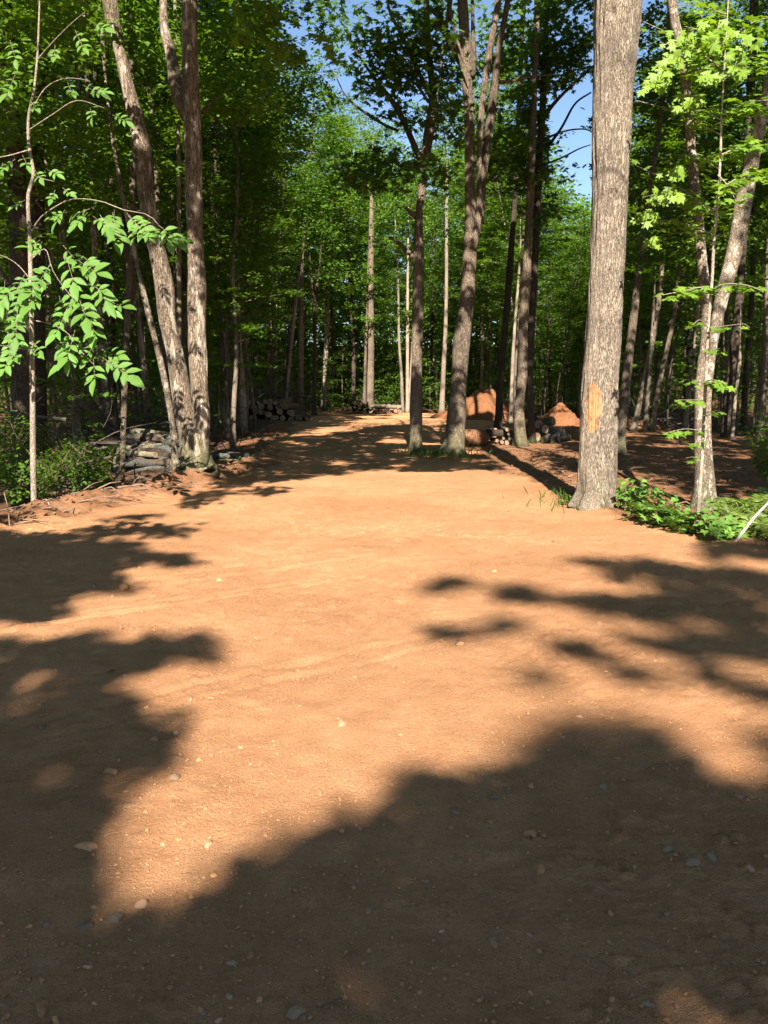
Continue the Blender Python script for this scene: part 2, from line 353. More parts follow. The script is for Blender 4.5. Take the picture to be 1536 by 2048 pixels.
def zg(x, y, fine=False):
    x = np.asarray(x, float); y = np.asarray(y, float)
    h = .035*fbm(x/3.1, y/3.1, 1.0, 3)
    dl = xl(y) - x; dr = x - xr(y)
    near = sstep(26, 13, y)
    lump = 1 + .9*fbm(x*2.3, y*2.3, 8.0, 4)
    h = h + near*.13*np.exp(-((dl-.25)/.32)**2)*lump - .10*sstep(.5, 2.0, dl)*near
    rn = near*sstep(14, 10.5, y)
    h = h + rn*(.05*np.exp(-((dr-.1)/.3)**2)*lump - .14*sstep(.15, 1.2, dr))
    h = h + 7*sstep(64, 120, np.abs(x)*.35 + y)  # added rise behind the wood, blocks the bright sky low between the trunks
    rough = 1 - sand_w(x, y)
    h = h + rough*.06*fbm(x*1.7, y*1.7, 4.0, 5)
    if fine:
        f = np.clip(1.25 - y/22, .2, 1)
        pat = np.clip(.55 + .9*noise(x*.9, y*.9, 41.), .15, 1.3)
        h = h + f*(.007*fbm(x*6, y*6, 2.0, 4) + pat*(.0075*np.abs(fbm(x*17, y*17, 6.0, 3)) + .0040*fbm(x*40, y*40, 9.0, 2)))
        clod = np.clip(fbm(x*13, y*13, 12.0, 3)-.5, 0, 1); h = h + f*pat*.035*clod
        # shallow wheel marks that curve off to the side
        for off, wd, am, x0, x1 in ((0, .022, .016, -4.2, .4), (.16, .018, .012, -4.0, -.1), (.75, .03, .013, -3.8, .6), (1.1, .02, .009, -3.5, .2), (-1.9, .03, .010, -2.2, 1.5), (-2.15, .025, .008, -2.0, 1.3)):
            q = (y - (5.37 + .8*(x+1.67) - .05*(x+1.67)**2) - off + .03*noise(x*2, y*2, 50.))*.78; fade = sstep(x0, x0+.8, x)*sstep(x1, x1-1.2, x)
            h = h - 1.6*am*fade*(np.exp(-(q/wd)**2) - .5*np.exp(-((q-2.2*wd)/wd)**2))*(.75 + .5*noise(x*9, y*9, 33.))
        for off in (0, .55):
            q = x - (1.35 + off + .16*(y-4) - .05*(y-4)**2); h = h - .006*np.exp(-(q/.16)**2)*(1 + .5*np.sin(y*46 + 20*np.abs(q)))*sstep(2.6, 3.4, y)*sstep(7, 5.4, y)
    return h
def zgs(x, y): return float(zg(np.array([x]), np.array([y]))[0])

def build_ground():
    xs = np.concatenate([-np.geomspace(150, 5.2, 70), np.linspace(-5, 5, 620), np.geomspace(5.2, 150, 70)])
    ys = np.concatenate([-np.geomspace(60, .6, 24), np.linspace(-.4, .9, 10), np.geomspace(1.0, 8, 480), 8 + np.geomspace(.03, 200, 300)])
    X, Y = np.meshgrid(xs, ys); Z = zg(X, Y, True); sw = sand_w(X, Y)
    nx, ny = len(xs), len(ys)
    V = np.stack([X, Y, Z], -1).reshape(-1, 3)
    i = np.arange(ny-1)[:, None]*nx; j = np.arange(nx-1)[None]
    F = np.stack([i+j, i+j+1, i+nx+j+1, i+nx+j], -1).reshape(-1, 4)
    w = sw.ravel(); fw = w[F].mean(1)
    for name, sel in (('dirt_road', fw >= .75), ('ground', fw < .75)):
        Fs = F[sel]; idx = np.unique(Fs); remap = np.zeros(len(V), np.int64); remap[idx] = np.arange(len(idx))
        mb = MB(); mb.add(V[idx], remap[Fs]); me = mb.mesh(name, M['ground'], True)
        a = me.attributes.new('sand', 'FLOAT', 'POINT'); a.data.foreach_set('value', w[idx].astype(np.float32))
        tag(link(name, me), kind='structure')
build_ground()

# ------------------------------------------------------------------ named trees, read off the photograph as (px, py, width) at a distance
SHADE_TREES = []        # (x, y, name-key) trees whose crowns reach over the clearing
CROWN = {}              # key -> MB of leaves ; TWIG -> limbs
HERO = {}
def stem_world(path, Y):
    P, r = [], []
    for px, py, w in path: P.append(at(px, py, Y)); r.append(.5*w*m_per_px(py, Y))
    return np.array(P), np.array(r)
def extend(P, r, top):
    """carry a stem that leaves the picture on upward to its top"""
    d = P[-1] - P[-2]; d = d/np.linalg.norm(d); d = d*.6 + np.array([0, 0, .6]); d /= np.linalg.norm(d)
    n = max(2, int((top - P[-1][2])/1.2)); h = top - P[-1][2]
    if h < .5: return P, r
    for k in range(1, n+1):
        f = k/n; P = np.vstack([P, P[-1] + d*h/n + np.array([U(-.08, .08), U(-.08, .08), 0])]); r = np.r_[r, max(.02, r[-1]*(1 - .8/n*1.0))]
    return P, r
def hero(key, name, Y, stems, m, label, cat='tree', group=None, top=13.0, sides=20, rough=.008, limbs=(), crown_mat='leaf_forest', shade=True, fn=None, rings=60, flare=True):
    P0, r0 = stem_world(stems[0], Y); base = P0[0].copy(); base[2] = zgs(base[0], Y) - .04
    root = thing(name, base, label, cat, group)
    meshes = []
    for i, s in enumerate(stems):
        mb = MB()
        P, r = stem_world(s, Y)
        if i == 0: P[0, 2] = base[2]
        offpic = s[-1][1] <= 12
        if offpic: P, r = extend(P, r, top)
        if i: P[:, 1] += U(-.15, .15)
        L = np.hstack([P, r[:, None]]); S = spline(L, rings if len(s) > 3 or offpic else 14)
        S[:, 3] = np.maximum(S[:, 3], .004)
        if i == 0 and top == 0: S[-16:, 3] *= np.linspace(1, .12, 16)
        if i == 0 and flare:
            S[:, 3] *= 1 + .38*np.exp(-(S[:, 2]-base[2])/.15)
        tube(mb, S[:, :3], S[:, 3], sides, rough if fn is None else 0, seed=len(HERO)*3+i, fn=fn if i == 0 else None); meshes.append(('trunk', mb))
    for pts in limbs:
        mb = MB()
        P, r = stem_world(pts, Y); L = np.hstack([P, r[:, None]])
        S = spline(L, 18); S[:, 3] = np.maximum(S[:, 3], .003); k = np.linspace(0, 1, len(S)); S[:, 1] += U(-.6, .6)*k
        tube(mb, S[:, :3], S[:, 3], 8, .002, seed=U(0, 50)); meshes.append(('limb', mb))
    for q, (nm, b_) in enumerate(meshes):
        o = link(nm, b_.mesh(name+'_'+nm, M[m], True, base), root if nm == 'trunk' else tr)
        if q == 0: tr = o
    HERO[key] = dict(root=root, base=base, trunk=mb, mat=m, Y=Y, name=name, crown=MB(), cmat=crown_mat, twig=[])
    if shade: SHADE_TREES.append((base[0], base[1], key))
    return HERO[key]

# the big scarred trunk
BIGY = 10.0
BIG = [(1185, 1020, 104), (1188, 1006, 90), (1193, 985, 79), (1195, 941, 75), (1198, 850, 70), (1200, 770, 68), (1210, 600, 66), (1218, 400, 68), (1224, 200, 74), (1229, 120, 80), (1234, 0, 92)]
WOUND = dict(z0=at(1182, 864, BIGY)[2], z1=at(1182, 762, BIGY)[2], a=math.radians(-35), w=math.radians(23.5))
def wound_mask(th, z):
    """th measured from the side that faces the camera, negative to the west; True inside the torn patch"""
    v = (z - WOUND['z0'])/(WOUND['z1'] - WOUND['z0'])
    nse = .30*fbm(v*8, 3.1, 0, 4); nse2 = .30*fbm(v*10, 8.4, 0, 4)
    half = np.interp(v, [-.05, .0, .06, .14, .3, .6, .68, .8, .93, 1.0], [0, .35, .7, .85, .95, 1.0, .92, .9, .62, .0])
    c = np.interp(v, [0, .2, .5, .7, 1], [-.18, 0, .02, .05, .0])
    u = (th - WOUND['a'])/WOUND['w'] - c
    e = np.where(u > 0, half + nse*(half > .05), half + nse2*(half > .05)) - np.abs(u)
    top = .06*fbm(th*26, 1.0, 0, 3)
    return np.where((v > -.02 + .0*v) & (v < .97 + top), e, -1.0)
def face_angle(th):
    # tube frame: A ~ +x, B = cross(T,x) ~ +y ; the side to the camera is -y
    x, y = np.cos(th), np.sin(th)
    return np.arctan2(x, -y)
def big_fn(R, th, pts):
    cx, cy = np.cos(th)[None]*R, np.sin(th)[None]*R; z = pts[:, 2][:, None] + 0*R
    n1 = fbm(cx*15, cy*15, z*2.2, 3); rid = 1 - np.abs(noise(cx*19 + .5*n1, cy*19, z*2.6))*1.6
    R2 = R + .012*rid + .006*n1 + .02*noise(cx*3, cy*3, z*.8)
    flute = .055*np.exp(-np.clip(z, 0, 9)/.22)*noise(np.cos(th)[None]*2.6+0*R, np.sin(th)[None]*2.6+0*R, 4.0)*2
    kn = lambda px, py, ang: np.exp(-((z-at(px, py, BIGY)[2])/.10)**2 - ((face_angle(th)[None]-ang)/.35)**2)
    R2 = R2 + flute + .035*kn(1245, 120, .4) + .03*kn(1215, 20, -.2) - .05*kn(1205, 40, -.5)*noise(cx*20, cy*20, z*14)
    fa = face_angle(th)[None] + 0*R
    msk = sstep(-.02, .05, wound_mask(fa, z))
    return R2*(1-msk) + (R - .004)*msk
big = hero('big', 'scarred_tree', BIGY, [BIG], 'bark_tan', 'thick straight trunk with tan ridged bark and a torn orange wound', top=17, sides=180, rings=420, fn=big_fn, flare=False)
def build_wound():
    P, r = stem_world(BIG, BIGY); P[0, 2] = big['base'][2]; P, r = P, r
    S = spline(np.hstack([P, r[:, None]]), 1200)
    zs = np.linspace(WOUND['z0']-.03, WOUND['z1']+.03, 90); ths = np.linspace(WOUND['a']-WOUND['w']*1.25, WOUND['a']+WOUND['w']*1.25, 46)
    TH, Z = np.meshgrid(ths, zs); o = np.argsort(S[:, 2])
    cx = np.interp(Z, S[o, 2], S[o, 0]); cy = np.interp(Z, S[o, 2], S[o, 1]); R = np.interp(Z, S[o, 2], S[o, 3]) + .005 + .005*fbm(TH*14, Z*1.6, 2, 4)
    V = np.stack([cx + R*np.sin(TH), cy - R*np.cos(TH), Z], -1).reshape(-1, 3)
    m = (wound_mask(TH, Z) > -.06); nx = len(ths); i = np.arange(len(zs)-1)[:, None]*nx; j = np.arange(nx-1)[None]
    F = np.stack([i+j, i+j+1, i+nx+j+1, i+nx+j], -1).reshape(-1, 4); F = F[m.ravel()[F].sum(1) >= 3]
    idx = np.unique(F); rm = np.zeros(len(V), np.int64); rm[idx] = np.arange(len(idx))
    mb = MB(); mb.add(V[idx], rm[F]); o = link('bare_wood_wound', mb.mesh('wound', M['wound'], True, big['base']), big['root'])
    o['label'] = 'torn patch of bare orange wood with ragged bark edge'
build_wound()

hero('fork', 'forked_tree', 10.6, [
    [(1409, 1012, 50), (1409, 990, 42), (1408, 940, 36), (1402, 860, 26), (1400, 770, 20), (1409, 685, 17), (1411, 600, 21), (1402, 500, 20), (1392, 400, 20), (1382, 300, 18), (1376, 200, 19), (1361, 100, 19), (1343, 0, 18)],
    [(1414, 950, 22), (1416, 860, 14), (1418, 770, 12), (1427, 685, 16), (1440, 610, 25), (1470, 500, 30), (1488, 400, 32), (1503, 330, 27), (1520, 250, 26), (1536, 180, 24), (1575, 10, 22)]],
    'bark_spotted', 'slender forked trunk with blotched pale bark beside the ferns', top=14, sides=26, rings=110)
hero('twin', 'twin_stemmed_tree', 12.7, [
    [(399, 972, 66), (396, 950, 60), (394, 927, 57), (386, 870, 56), (369, 827, 42), (354, 727, 37), (336, 643, 36), (326, 560, 36), (294, 400, 30), (285, 300, 30), (262, 200, 30), (238, 100, 24), (220, 0, 26)],
    [(402, 930, 40), (404, 860, 36), (405, 827, 35), (400, 727, 35), (398, 643, 34), (397, 560, 33), (392, 400, 32), (390, 300, 34), (386, 215, 36), (384, 100, 31), (383, 0, 31)]],
    'bark_twin', 'twin-stemmed trunk with peeling blotched bark and a mossy foot at the lane edge', top=15, sides=32, rings=130, rough=.012,
    limbs=[[(378, 235, 30), (355, 190, 30), (343, 150, 28), (333, 100, 24), (313, 33, 20), (305, -40, 16)], [(405, 225, 10), (418, 200, 6), (436, 184, 3)]])
hero('thin_twin', 'slim_tree', 13.3, [[(350, 880, 14), (345, 850, 13), (325, 740, 12), (300, 640, 11), (277, 540, 10), (262, 470, 9), (235, 340, 8), (215, 200, 7), (200, 0, 6)]], 'bark_spotted',
     'slim leaning pale stem rising close behind the twin-stemmed trunk', top=11, sides=12)
hero('dark_straight', 'maple_tree', 18.4, [
    [(832, 908, 34), (832, 890, 26), (833, 760, 23), (836, 600, 22), (837, 500, 20), (838, 430, 17), (845, 370, 19), (850, 320, 19), (860, 250, 20), (866, 200, 16), (858, 100, 14), (853, 0, 13)]],
    'bark_mid', 'dark straight trunk with a torn pale limb scar, dark leaves against sky gap', top=15, sides=24, rings=110,
    limbs=[[(830, 515, 14), (815, 500, 9), (797, 480, 7), (779, 467, 5)], [(832, 432, 16), (822, 425, 9), (811, 412, 5)],
           [(845, 330, 13), (832, 300, 12), (799, 227, 11), (770, 185, 9), (745, 153, 7), (715, 110, 5), (690, 60, 4)],
           [(866, 200, 12), (845, 165, 9), (812, 100, 8), (795, 70, 7), (779, 40, 6), (765, -20, 5)],
           [(797, 262, 6), (760, 245, 5), (715, 215, 4), (690, 190, 3), (670, 150, 2)], [(858, 205, 7), (830, 170, 5), (795, 150, 4), (770, 145, 3)]], crown_mat='leaf_deep')
hero('triple', 'multi_stemmed_tree', 17.8, [
    [(905, 915, 54), (907, 895, 44), (911, 860, 37), (918, 760, 33), (926, 660, 32), (934, 600, 29), (940, 500, 27), (941, 430, 25), (940, 350, 21), (939, 250, 20), (935, 180, 20), (931, 100, 21), (925, 0, 20)],
    [(945, 500, 14), (957, 430, 12), (957, 350, 10), (960, 250, 13), (967, 180, 14), (979, 100, 13), (996, 0, 12)],
    [(950, 480, 14), (962, 430, 13), (967, 350, 13), (979, 250, 18), (989, 180, 17), (998, 100, 13), (1016, 0, 12)]],
    'bark_mid', 'stout trunk dividing into three tall stems, with a bent limb near the top', top=15, sides=26, rings=110,
    limbs=[[(936, 150, 18), (920, 115, 17), (905, 80, 17), (890, 52, 15), (872, 37, 14), (850, 36, 11), (830, 28, 8)], [(893, 55, 9), (880, 30, 9), (862, 5, 8)],
           [(903, -20, 9), (897, 25, 9), (890, 60, 6), (884, 100, 5), (879, 150, 4.5), (875, 200, 3.5), (872, 250, 2.5)], [(898, 5, 8), (902, 40, 7), (912, 85, 6), (924, 130, 4), (935, 160, 3)],
           [(879, 180, 3.5), (885, 225, 3), (892, 262, 2), (896, 300, 1.5)], [(1000, 165, 8), (1025, 164, 5), (1060, 158, 5), (1100, 157, 3)], [(1040, 161, 3), (1010, 140, 2), (985, 135, 1.5)], [(968, 250, 3), (955, 262, 2), (930, 232, 2)],
           [(940, 155, 20), (946, 120, 15), (946, 60, 9), (945, 0, 7)]])
hero('wavy', 'crooked_tree', 20.1, [[(1040, 895, 30), (1040, 880, 25), (1038, 830, 20), (1040, 793, 18), (1046, 727, 21), (1046, 660, 19), (1052, 560, 19), (1056, 480, 15), (1060, 400, 16), (1064, 300, 14), (1068, 200, 12), (1075, 0, 11)]],
     'bark_mid', 'slightly crooked brown trunk in front of the split firewood stack', top=16, sides=20, rings=90, crown_mat='leaf_deep')
hero('shadow', 'shaded_tree', 21.2, [[(1064, 885, 16), (1062, 840, 14), (1060, 760, 12), (1062, 660, 15), (1068, 560, 15), (1073, 450, 14), (1080, 300, 14), (1086, 200, 13), (1090, 100, 12), (1092, 0, 11)]],
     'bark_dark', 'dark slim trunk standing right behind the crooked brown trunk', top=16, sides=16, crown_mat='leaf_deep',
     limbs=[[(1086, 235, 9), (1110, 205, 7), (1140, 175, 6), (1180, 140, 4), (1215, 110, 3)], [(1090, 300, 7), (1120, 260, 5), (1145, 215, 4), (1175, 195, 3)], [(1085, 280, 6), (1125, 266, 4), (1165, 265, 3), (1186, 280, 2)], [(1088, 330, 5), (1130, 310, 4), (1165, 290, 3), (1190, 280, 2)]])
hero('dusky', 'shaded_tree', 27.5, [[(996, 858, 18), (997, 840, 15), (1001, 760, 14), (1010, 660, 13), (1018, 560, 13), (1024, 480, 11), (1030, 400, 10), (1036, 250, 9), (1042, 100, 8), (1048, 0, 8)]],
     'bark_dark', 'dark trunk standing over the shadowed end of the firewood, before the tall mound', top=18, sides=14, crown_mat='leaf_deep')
hero('right_mid', 'maple_tree', 18.1, [[(1241, 910, 24), (1242, 890, 18), (1247, 820, 17), (1251, 770, 17), (1261, 685, 17), (1271, 600, 14), (1284, 490, 12), (1296, 400, 11), (1315, 280, 11), (1330, 150, 10), (1340, 0, 9)]],
     'bark_mid', 'dappled trunk emerging from behind the scarred tree', top=15, sides=18, crown_mat='leaf_deep')
# slim pale and dark stems farther off
FAR = [
 (33.0, [(1021, 845, 8), (1024, 760, 7), (1029, 660, 6), (1037, 560, 5), (1043, 450, 4), (1050, 330, 3)], 'bark_pale', 'slim sunlit pale stem just west of the crooked trunk'),
 (33.6, [(1028, 843, 6), (1031, 740, 5), (1038, 640, 4), (1047, 540, 3)], 'bark_pale', 'thinnest sunlit pole squeezed beside the crooked trunk'),
 (41.0, [(883, 824, 12), (887, 740, 9), (891, 660, 8), (893, 560, 7), (893, 440, 6), (894, 320, 4), (896, 200, 1.5)], 'bark_pale', 'bright pale trunk between the dark straight trunk and the triple-stemmed one'),
 (45.5, [(740, 814, 15), (741, 760, 13), (742, 693, 12), (742, 560, 11), (743, 420, 9), (745, 320, 6), (748, 220, 2)], 'bark_mid', 'straight sunlit trunk rising behind the low log pile'),
 (46.0, [(728, 814, 8), (731, 720, 6), (735, 600, 5), (738, 450, 4)], 'bark_mid', 'thinner brown stem touching the straight sunlit trunk'),
 (45.0, [(806, 826, 7), (802, 740, 6), (798, 677, 5), (796, 560, 4), (790, 430, 3), (786, 330, 1.2)], 'bark_pale', 'first of three pale stems in a clump by the lit log pile'),
 (45.0, [(815, 826, 8), (815, 740, 7), (815, 640, 6), (816, 500, 4), (818, 380, 3), (820, 280, 1.2)], 'bark_pale', 'thickest of three pale stems in a clump by the lit log pile'),
 (45.2, [(819, 826, 7), (822, 740, 5), (826, 640, 4), (828, 500, 3)], 'bark_pale', 'third of three pale stems in a clump, partly hidden by the dark straight trunk'),
 (27.0, [(1266, 862, 15), (1273, 835, 12), (1296, 728, 11), (1313, 634, 10), (1322, 560, 9), (1332, 450, 8), (1345, 300, 6), (1360, 150, 4)], 'bark_pale', 'pale leaning trunk with bright foot on the lit bank behind the scarred tree'),
 (26.6, [(1290, 866, 10), (1295, 800, 8), (1300, 740, 7), (1306, 640, 6), (1312, 520, 5)], 'bark_spotted', 'short straight stem between two leaning trunks on the lit bank'),
 (26.5, [(1303, 864, 12), (1312, 800, 10), (1324, 742, 9), (1347, 637, 8), (1353, 590, 7), (1362, 500, 6), (1375, 380, 4)], 'bark_mid', 'leaning brown trunk with two bare pale twigs over the lit bank'),
 (27.0, [(1371, 854, 11), (1375, 800, 9), (1387, 714, 8), (1396, 620, 7), (1404, 500, 6), (1410, 350, 4)], 'bark_pale', 'sunlit slim trunk peeking out beside the forked tree'),
 (23.0, [(1465, 876, 8), (1468, 830, 6), (1472, 785, 6), (1479, 728, 7), (1480, 690, 5), (1482, 600, 4)], 'bark_pale', 'bright thin stem in front of a wide dark trunk past the forked tree'),
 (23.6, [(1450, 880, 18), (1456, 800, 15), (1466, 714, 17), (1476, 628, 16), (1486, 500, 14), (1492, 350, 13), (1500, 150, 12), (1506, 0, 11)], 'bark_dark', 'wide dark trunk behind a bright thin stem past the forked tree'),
 (21.0, [(1520, 888, 18), (1522, 850, 15), (1530, 700, 13), (1538, 500, 12), (1546, 300, 11), (1556, 0, 10)], 'bark_mid', 'dappled grey trunk at the shady far edge of the clearing, above the ferns'),
 (17.2, [(232, 908, 36), (220, 885, 31), (192, 832, 27), (158, 780, 24), (120, 735, 21), (80, 680, 18), (40, 610, 16), (0, 540, 14), (-60, 430, 10)], 'bark_mid', 'strongly leaning rough trunk in the dark behind the pale sapling'),
 (15.0, [(243, 942, 16), (245, 925, 11), (247, 850, 12), (250, 760, 13), (257, 593, 13), (262, 450, 13), (266, 300, 12), (262, 100, 11), (258, 0, 10)], 'bark_mid', 'slim dark trunk with a lit foot beside the grey log pile'),
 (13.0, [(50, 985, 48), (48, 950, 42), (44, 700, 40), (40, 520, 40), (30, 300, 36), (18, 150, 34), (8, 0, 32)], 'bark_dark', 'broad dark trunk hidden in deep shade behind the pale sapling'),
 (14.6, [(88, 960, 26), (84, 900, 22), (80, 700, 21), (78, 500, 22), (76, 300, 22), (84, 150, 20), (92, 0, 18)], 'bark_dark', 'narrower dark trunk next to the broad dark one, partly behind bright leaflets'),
 (16.5, [(160, 930, 16), (150, 820, 15), (140, 700, 14), (130, 560, 13), (121, 400, 12), (116, 280, 11), (108, 120, 9), (100, 0, 8)], 'bark_spotted', 'grey trunk with pale flecks seen through the bright leaflets'),
 (17.5, [(222, 880, 15), (213, 830, 12), (205, 700, 12), (196, 610, 11), (188, 480, 10), (180, 300, 9), (172, 100, 8), (168, 0, 7)], 'bark_spotted', 'pale-footed slim trunk above the base of the leaning trunk'),
 (18.5, [(300, 890, 14), (290, 760, 13), (272, 600, 13), (240, 440, 12), (213, 333, 12), (190, 280, 11), (167, 233, 10), (150, 120, 8), (140, 0, 7)], 'bark_twin', 'curving stem that leans over behind the grey log pile'),
 (19.5, [(358, 880, 11), (358, 700, 10), (358, 500, 9), (357, 300, 8), (352, 120, 7), (350, 0, 6)], 'bark_pale', 'pale straight pole glimpsed between the two stems of the twin tree'),
 (29.0, [(446, 852, 9), (449, 760, 8), (452, 640, 8), (450, 500, 7), (448, 300, 6), (446, 0, 5)], 'bark_spotted', 'pale-footed pole at the dark end of the round-ended log pile'),
 (29.5, [(456, 852, 15), (458, 760, 13), (461, 640, 12), (464, 500, 11), (470, 300, 9), (476, 0, 8)], 'bark_mid', 'grey-brown trunk close beside a pale-footed pole by the round-ended logs'),
 (30.0, [(482, 856, 10), (486, 760, 9), (490, 660, 9), (504, 560, 9), (514, 470, 8), (522, 350, 7), (530, 200, 6), (536, 0, 5)], 'bark_mid', 'bending slim trunk standing in front of the round-ended log pile'),
 (38.0, [(570, 825, 7), (576, 760, 6), (588, 640, 6), (600, 540, 4), (612, 460, 2)], 'bark_pale', 'thin leaning grey pole over the brush by the round-ended logs'),
 (40.0, [(601, 826, 12), (602, 740, 11), (602, 640, 10), (604, 540, 8), (612, 430, 6)], 'bark_mid', 'dark-footed trunk past the end of the round-ended logs'),
 (42.0, [(628, 822, 10), (630, 720, 8), (630, 620, 7), (638, 540, 6), (646, 450, 5)], 'bark_dark', 'dark forked pole beyond the round-ended logs near the lane end'),
]
for k, (Y, path, m, lab) in enumerate(FAR):
    limbs = []
    if 'two bare pale twigs' in lab: limbs = [[(1338, 650, 4), (1352, 625, 3), (1372, 605, 2), (1385, 585, 1.5)], [(1345, 637, 3), (1360, 620, 2), (1366, 600, 1.5)]]
    if 'forked pole' in lab: limbs = [[(630, 620, 6), (625, 570, 5), (618, 500, 4), (612, 430, 3)]]
    hero('far%d' % k, 'slim_tree', Y, [path], m, lab, top=15 if path[-1][1] <= 12 else 0, sides=12, rings=44, rough=.004, limbs=limbs, shade=(path[-1][1] <= 12 and Y < 24), group='single trunks at the edge of the wood')

def inpoly(px, py, poly):
    px, py = np.asarray(px), np.asarray(py); c = np.zeros(px.shape, bool); n = len(poly)
    for i in range(n):
        x1, y1 = poly[i]; x2, y2 = poly[(i+1) % n]
        if y1 == y2: continue
        t = ((y1 > py) != (y2 > py)) & (px < (x2-x1)*(py-y1)/(y2-y1) + x1); c ^= t
    return c
SHADE = [  # (polygon in the picture, how much of it lies in shade); later ones win
 ([(-600, 700), (2200, 700), (2200, 1000), (1400, 1000), (1290, 985), (1205, 1000), (1130, 985), (1085, 962), (1020, 950), (960, 940), (880, 945), (760, 942), (660, 952), (600, 975), (545, 985), (470, 975), (440, 985), (340, 1010), (200, 1040), (-600, 1050)], .93),
 ([(330, 970), (540, 965), (560, 990), (440, 1000), (380, 1040), (150, 1050), (150, 1010)], .5),
 ([(-600, 960), (300, 960), (240, 1035), (100, 1045), (-600, 1060)], .45),
 ([(420, 892), (540, 868), (640, 857), (700, 848), (730, 836), (790, 826), (930, 826), (930, 848), (830, 850), (765, 853), (705, 863), (640, 869), (560, 874), (430, 898)], .06),
 ([(930, 826), (1015, 826), (1015, 842), (930, 846)], .5),
 ([(1080, 800), (1165, 800), (1165, 852), (1080, 852)], .25),
 ([(1230, 850), (1420, 850), (1420, 866), (1230, 870)], .15),
 ([(755, 881), (822, 879), (840, 884), (770, 887)], .2), ([(600, 926), (680, 922), (760, 923), (700, 929)], .75), ([(900, 905), (960, 903), (970, 909), (900, 911)], .3),
 ([(1000, 900), (1160, 905), (1160, 950), (1000, 930)], .72), ([(1060, 958), (1150, 958), (1150, 978), (1090, 972)], .25),
 ([(1230, 940), (1390, 930), (1540, 960), (1540, 990), (1390, 1000), (1230, 990)], .66),
 ([(1230, 1000), (1800, 985), (1800, 1100), (1420, 1085), (1240, 1045)], .22),
 ([(-600, 1062), (60, 1056), (200, 1070), (300, 1085), (260, 1100), (370, 1118), (330, 1135), (240, 1130), (205, 1150), (270, 1180), (180, 1190), (110, 1215), (120, 1235), (60, 1250), (-600, 1262)], .96),
 ([(140, 1052), (400, 1060), (390, 1072), (200, 1070)], .55), ([(240, 1105), (380, 1112), (380, 1128), (280, 1130)], .6), ([(250, 1175), (300, 1180), (290, 1190), (200, 1195)], .6),
 ([(-600, 1288), (60, 1285), (200, 1275), (380, 1275), (470, 1300), (340, 1322), (262, 1345), (280, 1390), (330, 1420), (345, 1470), (330, 1530), (250, 1560), (225, 1600), (258, 1650), (262, 1690), (228, 1740), (188, 1790), (190, 1828), (230, 1850), (330, 1830), (450, 1770), (560, 1710), (640, 1660), (720, 1600), (790, 1570), (900, 1540), (1000, 1510), (1090, 1470), (1170, 1445), (1290, 1440), (1330, 1480), (1380, 1530), (1450, 1558), (1536, 1578), (2600, 1600), (2600, 2900), (-1200, 2900)], 1.0),
 ([(-600, 1335), (250, 1352), (215, 1400), (-600, 1425)], .72), ([(-600, 1480), (200, 1470), (260, 1500), (-600, 1530)], .76),
 ([(-600, 1560), (120, 1545), (180, 1580), (60, 1605), (-600, 1620)], .82),
 ([(1300, 1985), (1420, 1960), (1540, 1985), (1560, 2080), (1300, 2080)], .72),
 ([(1500, 1500), (1700, 1490), (1700, 1560), (1500, 1556)], .7),
 ([(1300, 1140), (1536, 1150), (2200, 1150), (2200, 1420), (1536, 1420), (1400, 1395), (1330, 1300)], .5),
 ([(1110, 1112), (1250, 1120), (1420, 1140), (1536, 1150), (2200, 1150), (2200, 1210), (1536, 1200), (1380, 1195), (1250, 1165)], .62),
 ([(860, 1152), (1000, 1162), (1130, 1188), (1300, 1200), (1400, 1235), (1300, 1240), (1150, 1215), (980, 1192), (870, 1180)], .62),
 ([(1180, 1262), (1330, 1270), (1480, 1300), (2000, 1330), (2000, 1370), (1480, 1335), (1330, 1300)], .6),
 ([(850, 1238), (1000, 1233), (1110, 1258), (1000, 1266), (860, 1260)], .45),
 ([(1080, 1268), (1200, 1296), (1300, 1336), (1430, 1388), (1330, 1372), (1180, 1322), (1090, 1288)], .62),
 ([(1040, 1328), (1140, 1352), (1160, 1372), (1040, 1348)], .5), ([(900, 1430), (1000, 1415), (1080, 1438), (1010, 1478), (920, 1470)], .35),
 ([(1400, 1088), (1800, 1105), (1800, 1135), (1420, 1120)], .7),
]
# where a trunk or leaves must keep the sun: (x half-width span, Y, top of the lit part, how much shade is still let in)
LITZ = [(at(1205, 800, 10)[0], .45, 10.0, 7.0, .0), (at(120, 600, 9.8)[0], 1.15, 9.6, 6.2, .05), (at(1440, 500, 8.7)[0], 1.1, 8.8, 6.5, .12), (at(945, 200, 17.8)[0]+.2, .5, 17.8, 11.5, .35),
        (at(407, 800, 12.7)[0], .35, 12.7, 3.0, .35), (at(1340, 150, 10.8)[0], .9, 11, 8.0, .08), (at(1490, 1030, 9)[0], 1.2, 9.2, 1.0, .1), (at(1290, 1010, 9.5)[0], .5, 9.5, .8, .0), (at(890, 700, 41)[0], .4, 41, 9, .05), (at(740, 700, 45.5)[0], .5, 45.5, 12, .05),
        (at(812, 700, 45)[0], .5, 45, 8, .0), (at(780, 820, 44)[0], 1.1, 44, 1.2, .0), (at(1025, 700, 33)[0], .35, 33, 8, .0), (at(1290, 750, 27)[0], 1.0, 27, 6, .1), (at(1378, 760, 27)[0], .4, 27, 6, .1), (at(950, 805, 37)[0]-.2, 1.45, 36.5, 1.6, .0), (at(1125, 830, 31)[0]+.3, .7, 30.5, 1.0, .05), (at(1472, 800, 23)[0], .3, 23, 4, .1),
        (at(1040, 800, 20.1)[0], .25, 20.1, 5.0, .4), (at(836, 400, 18.4)[0], .3, 18.4, 8, .6), (at(1250, 800, 18.1)[0], .3, 18.1, 5, .4), (at(1410, 700, 10.6)[0], .3, 10.6, 6, .3)]
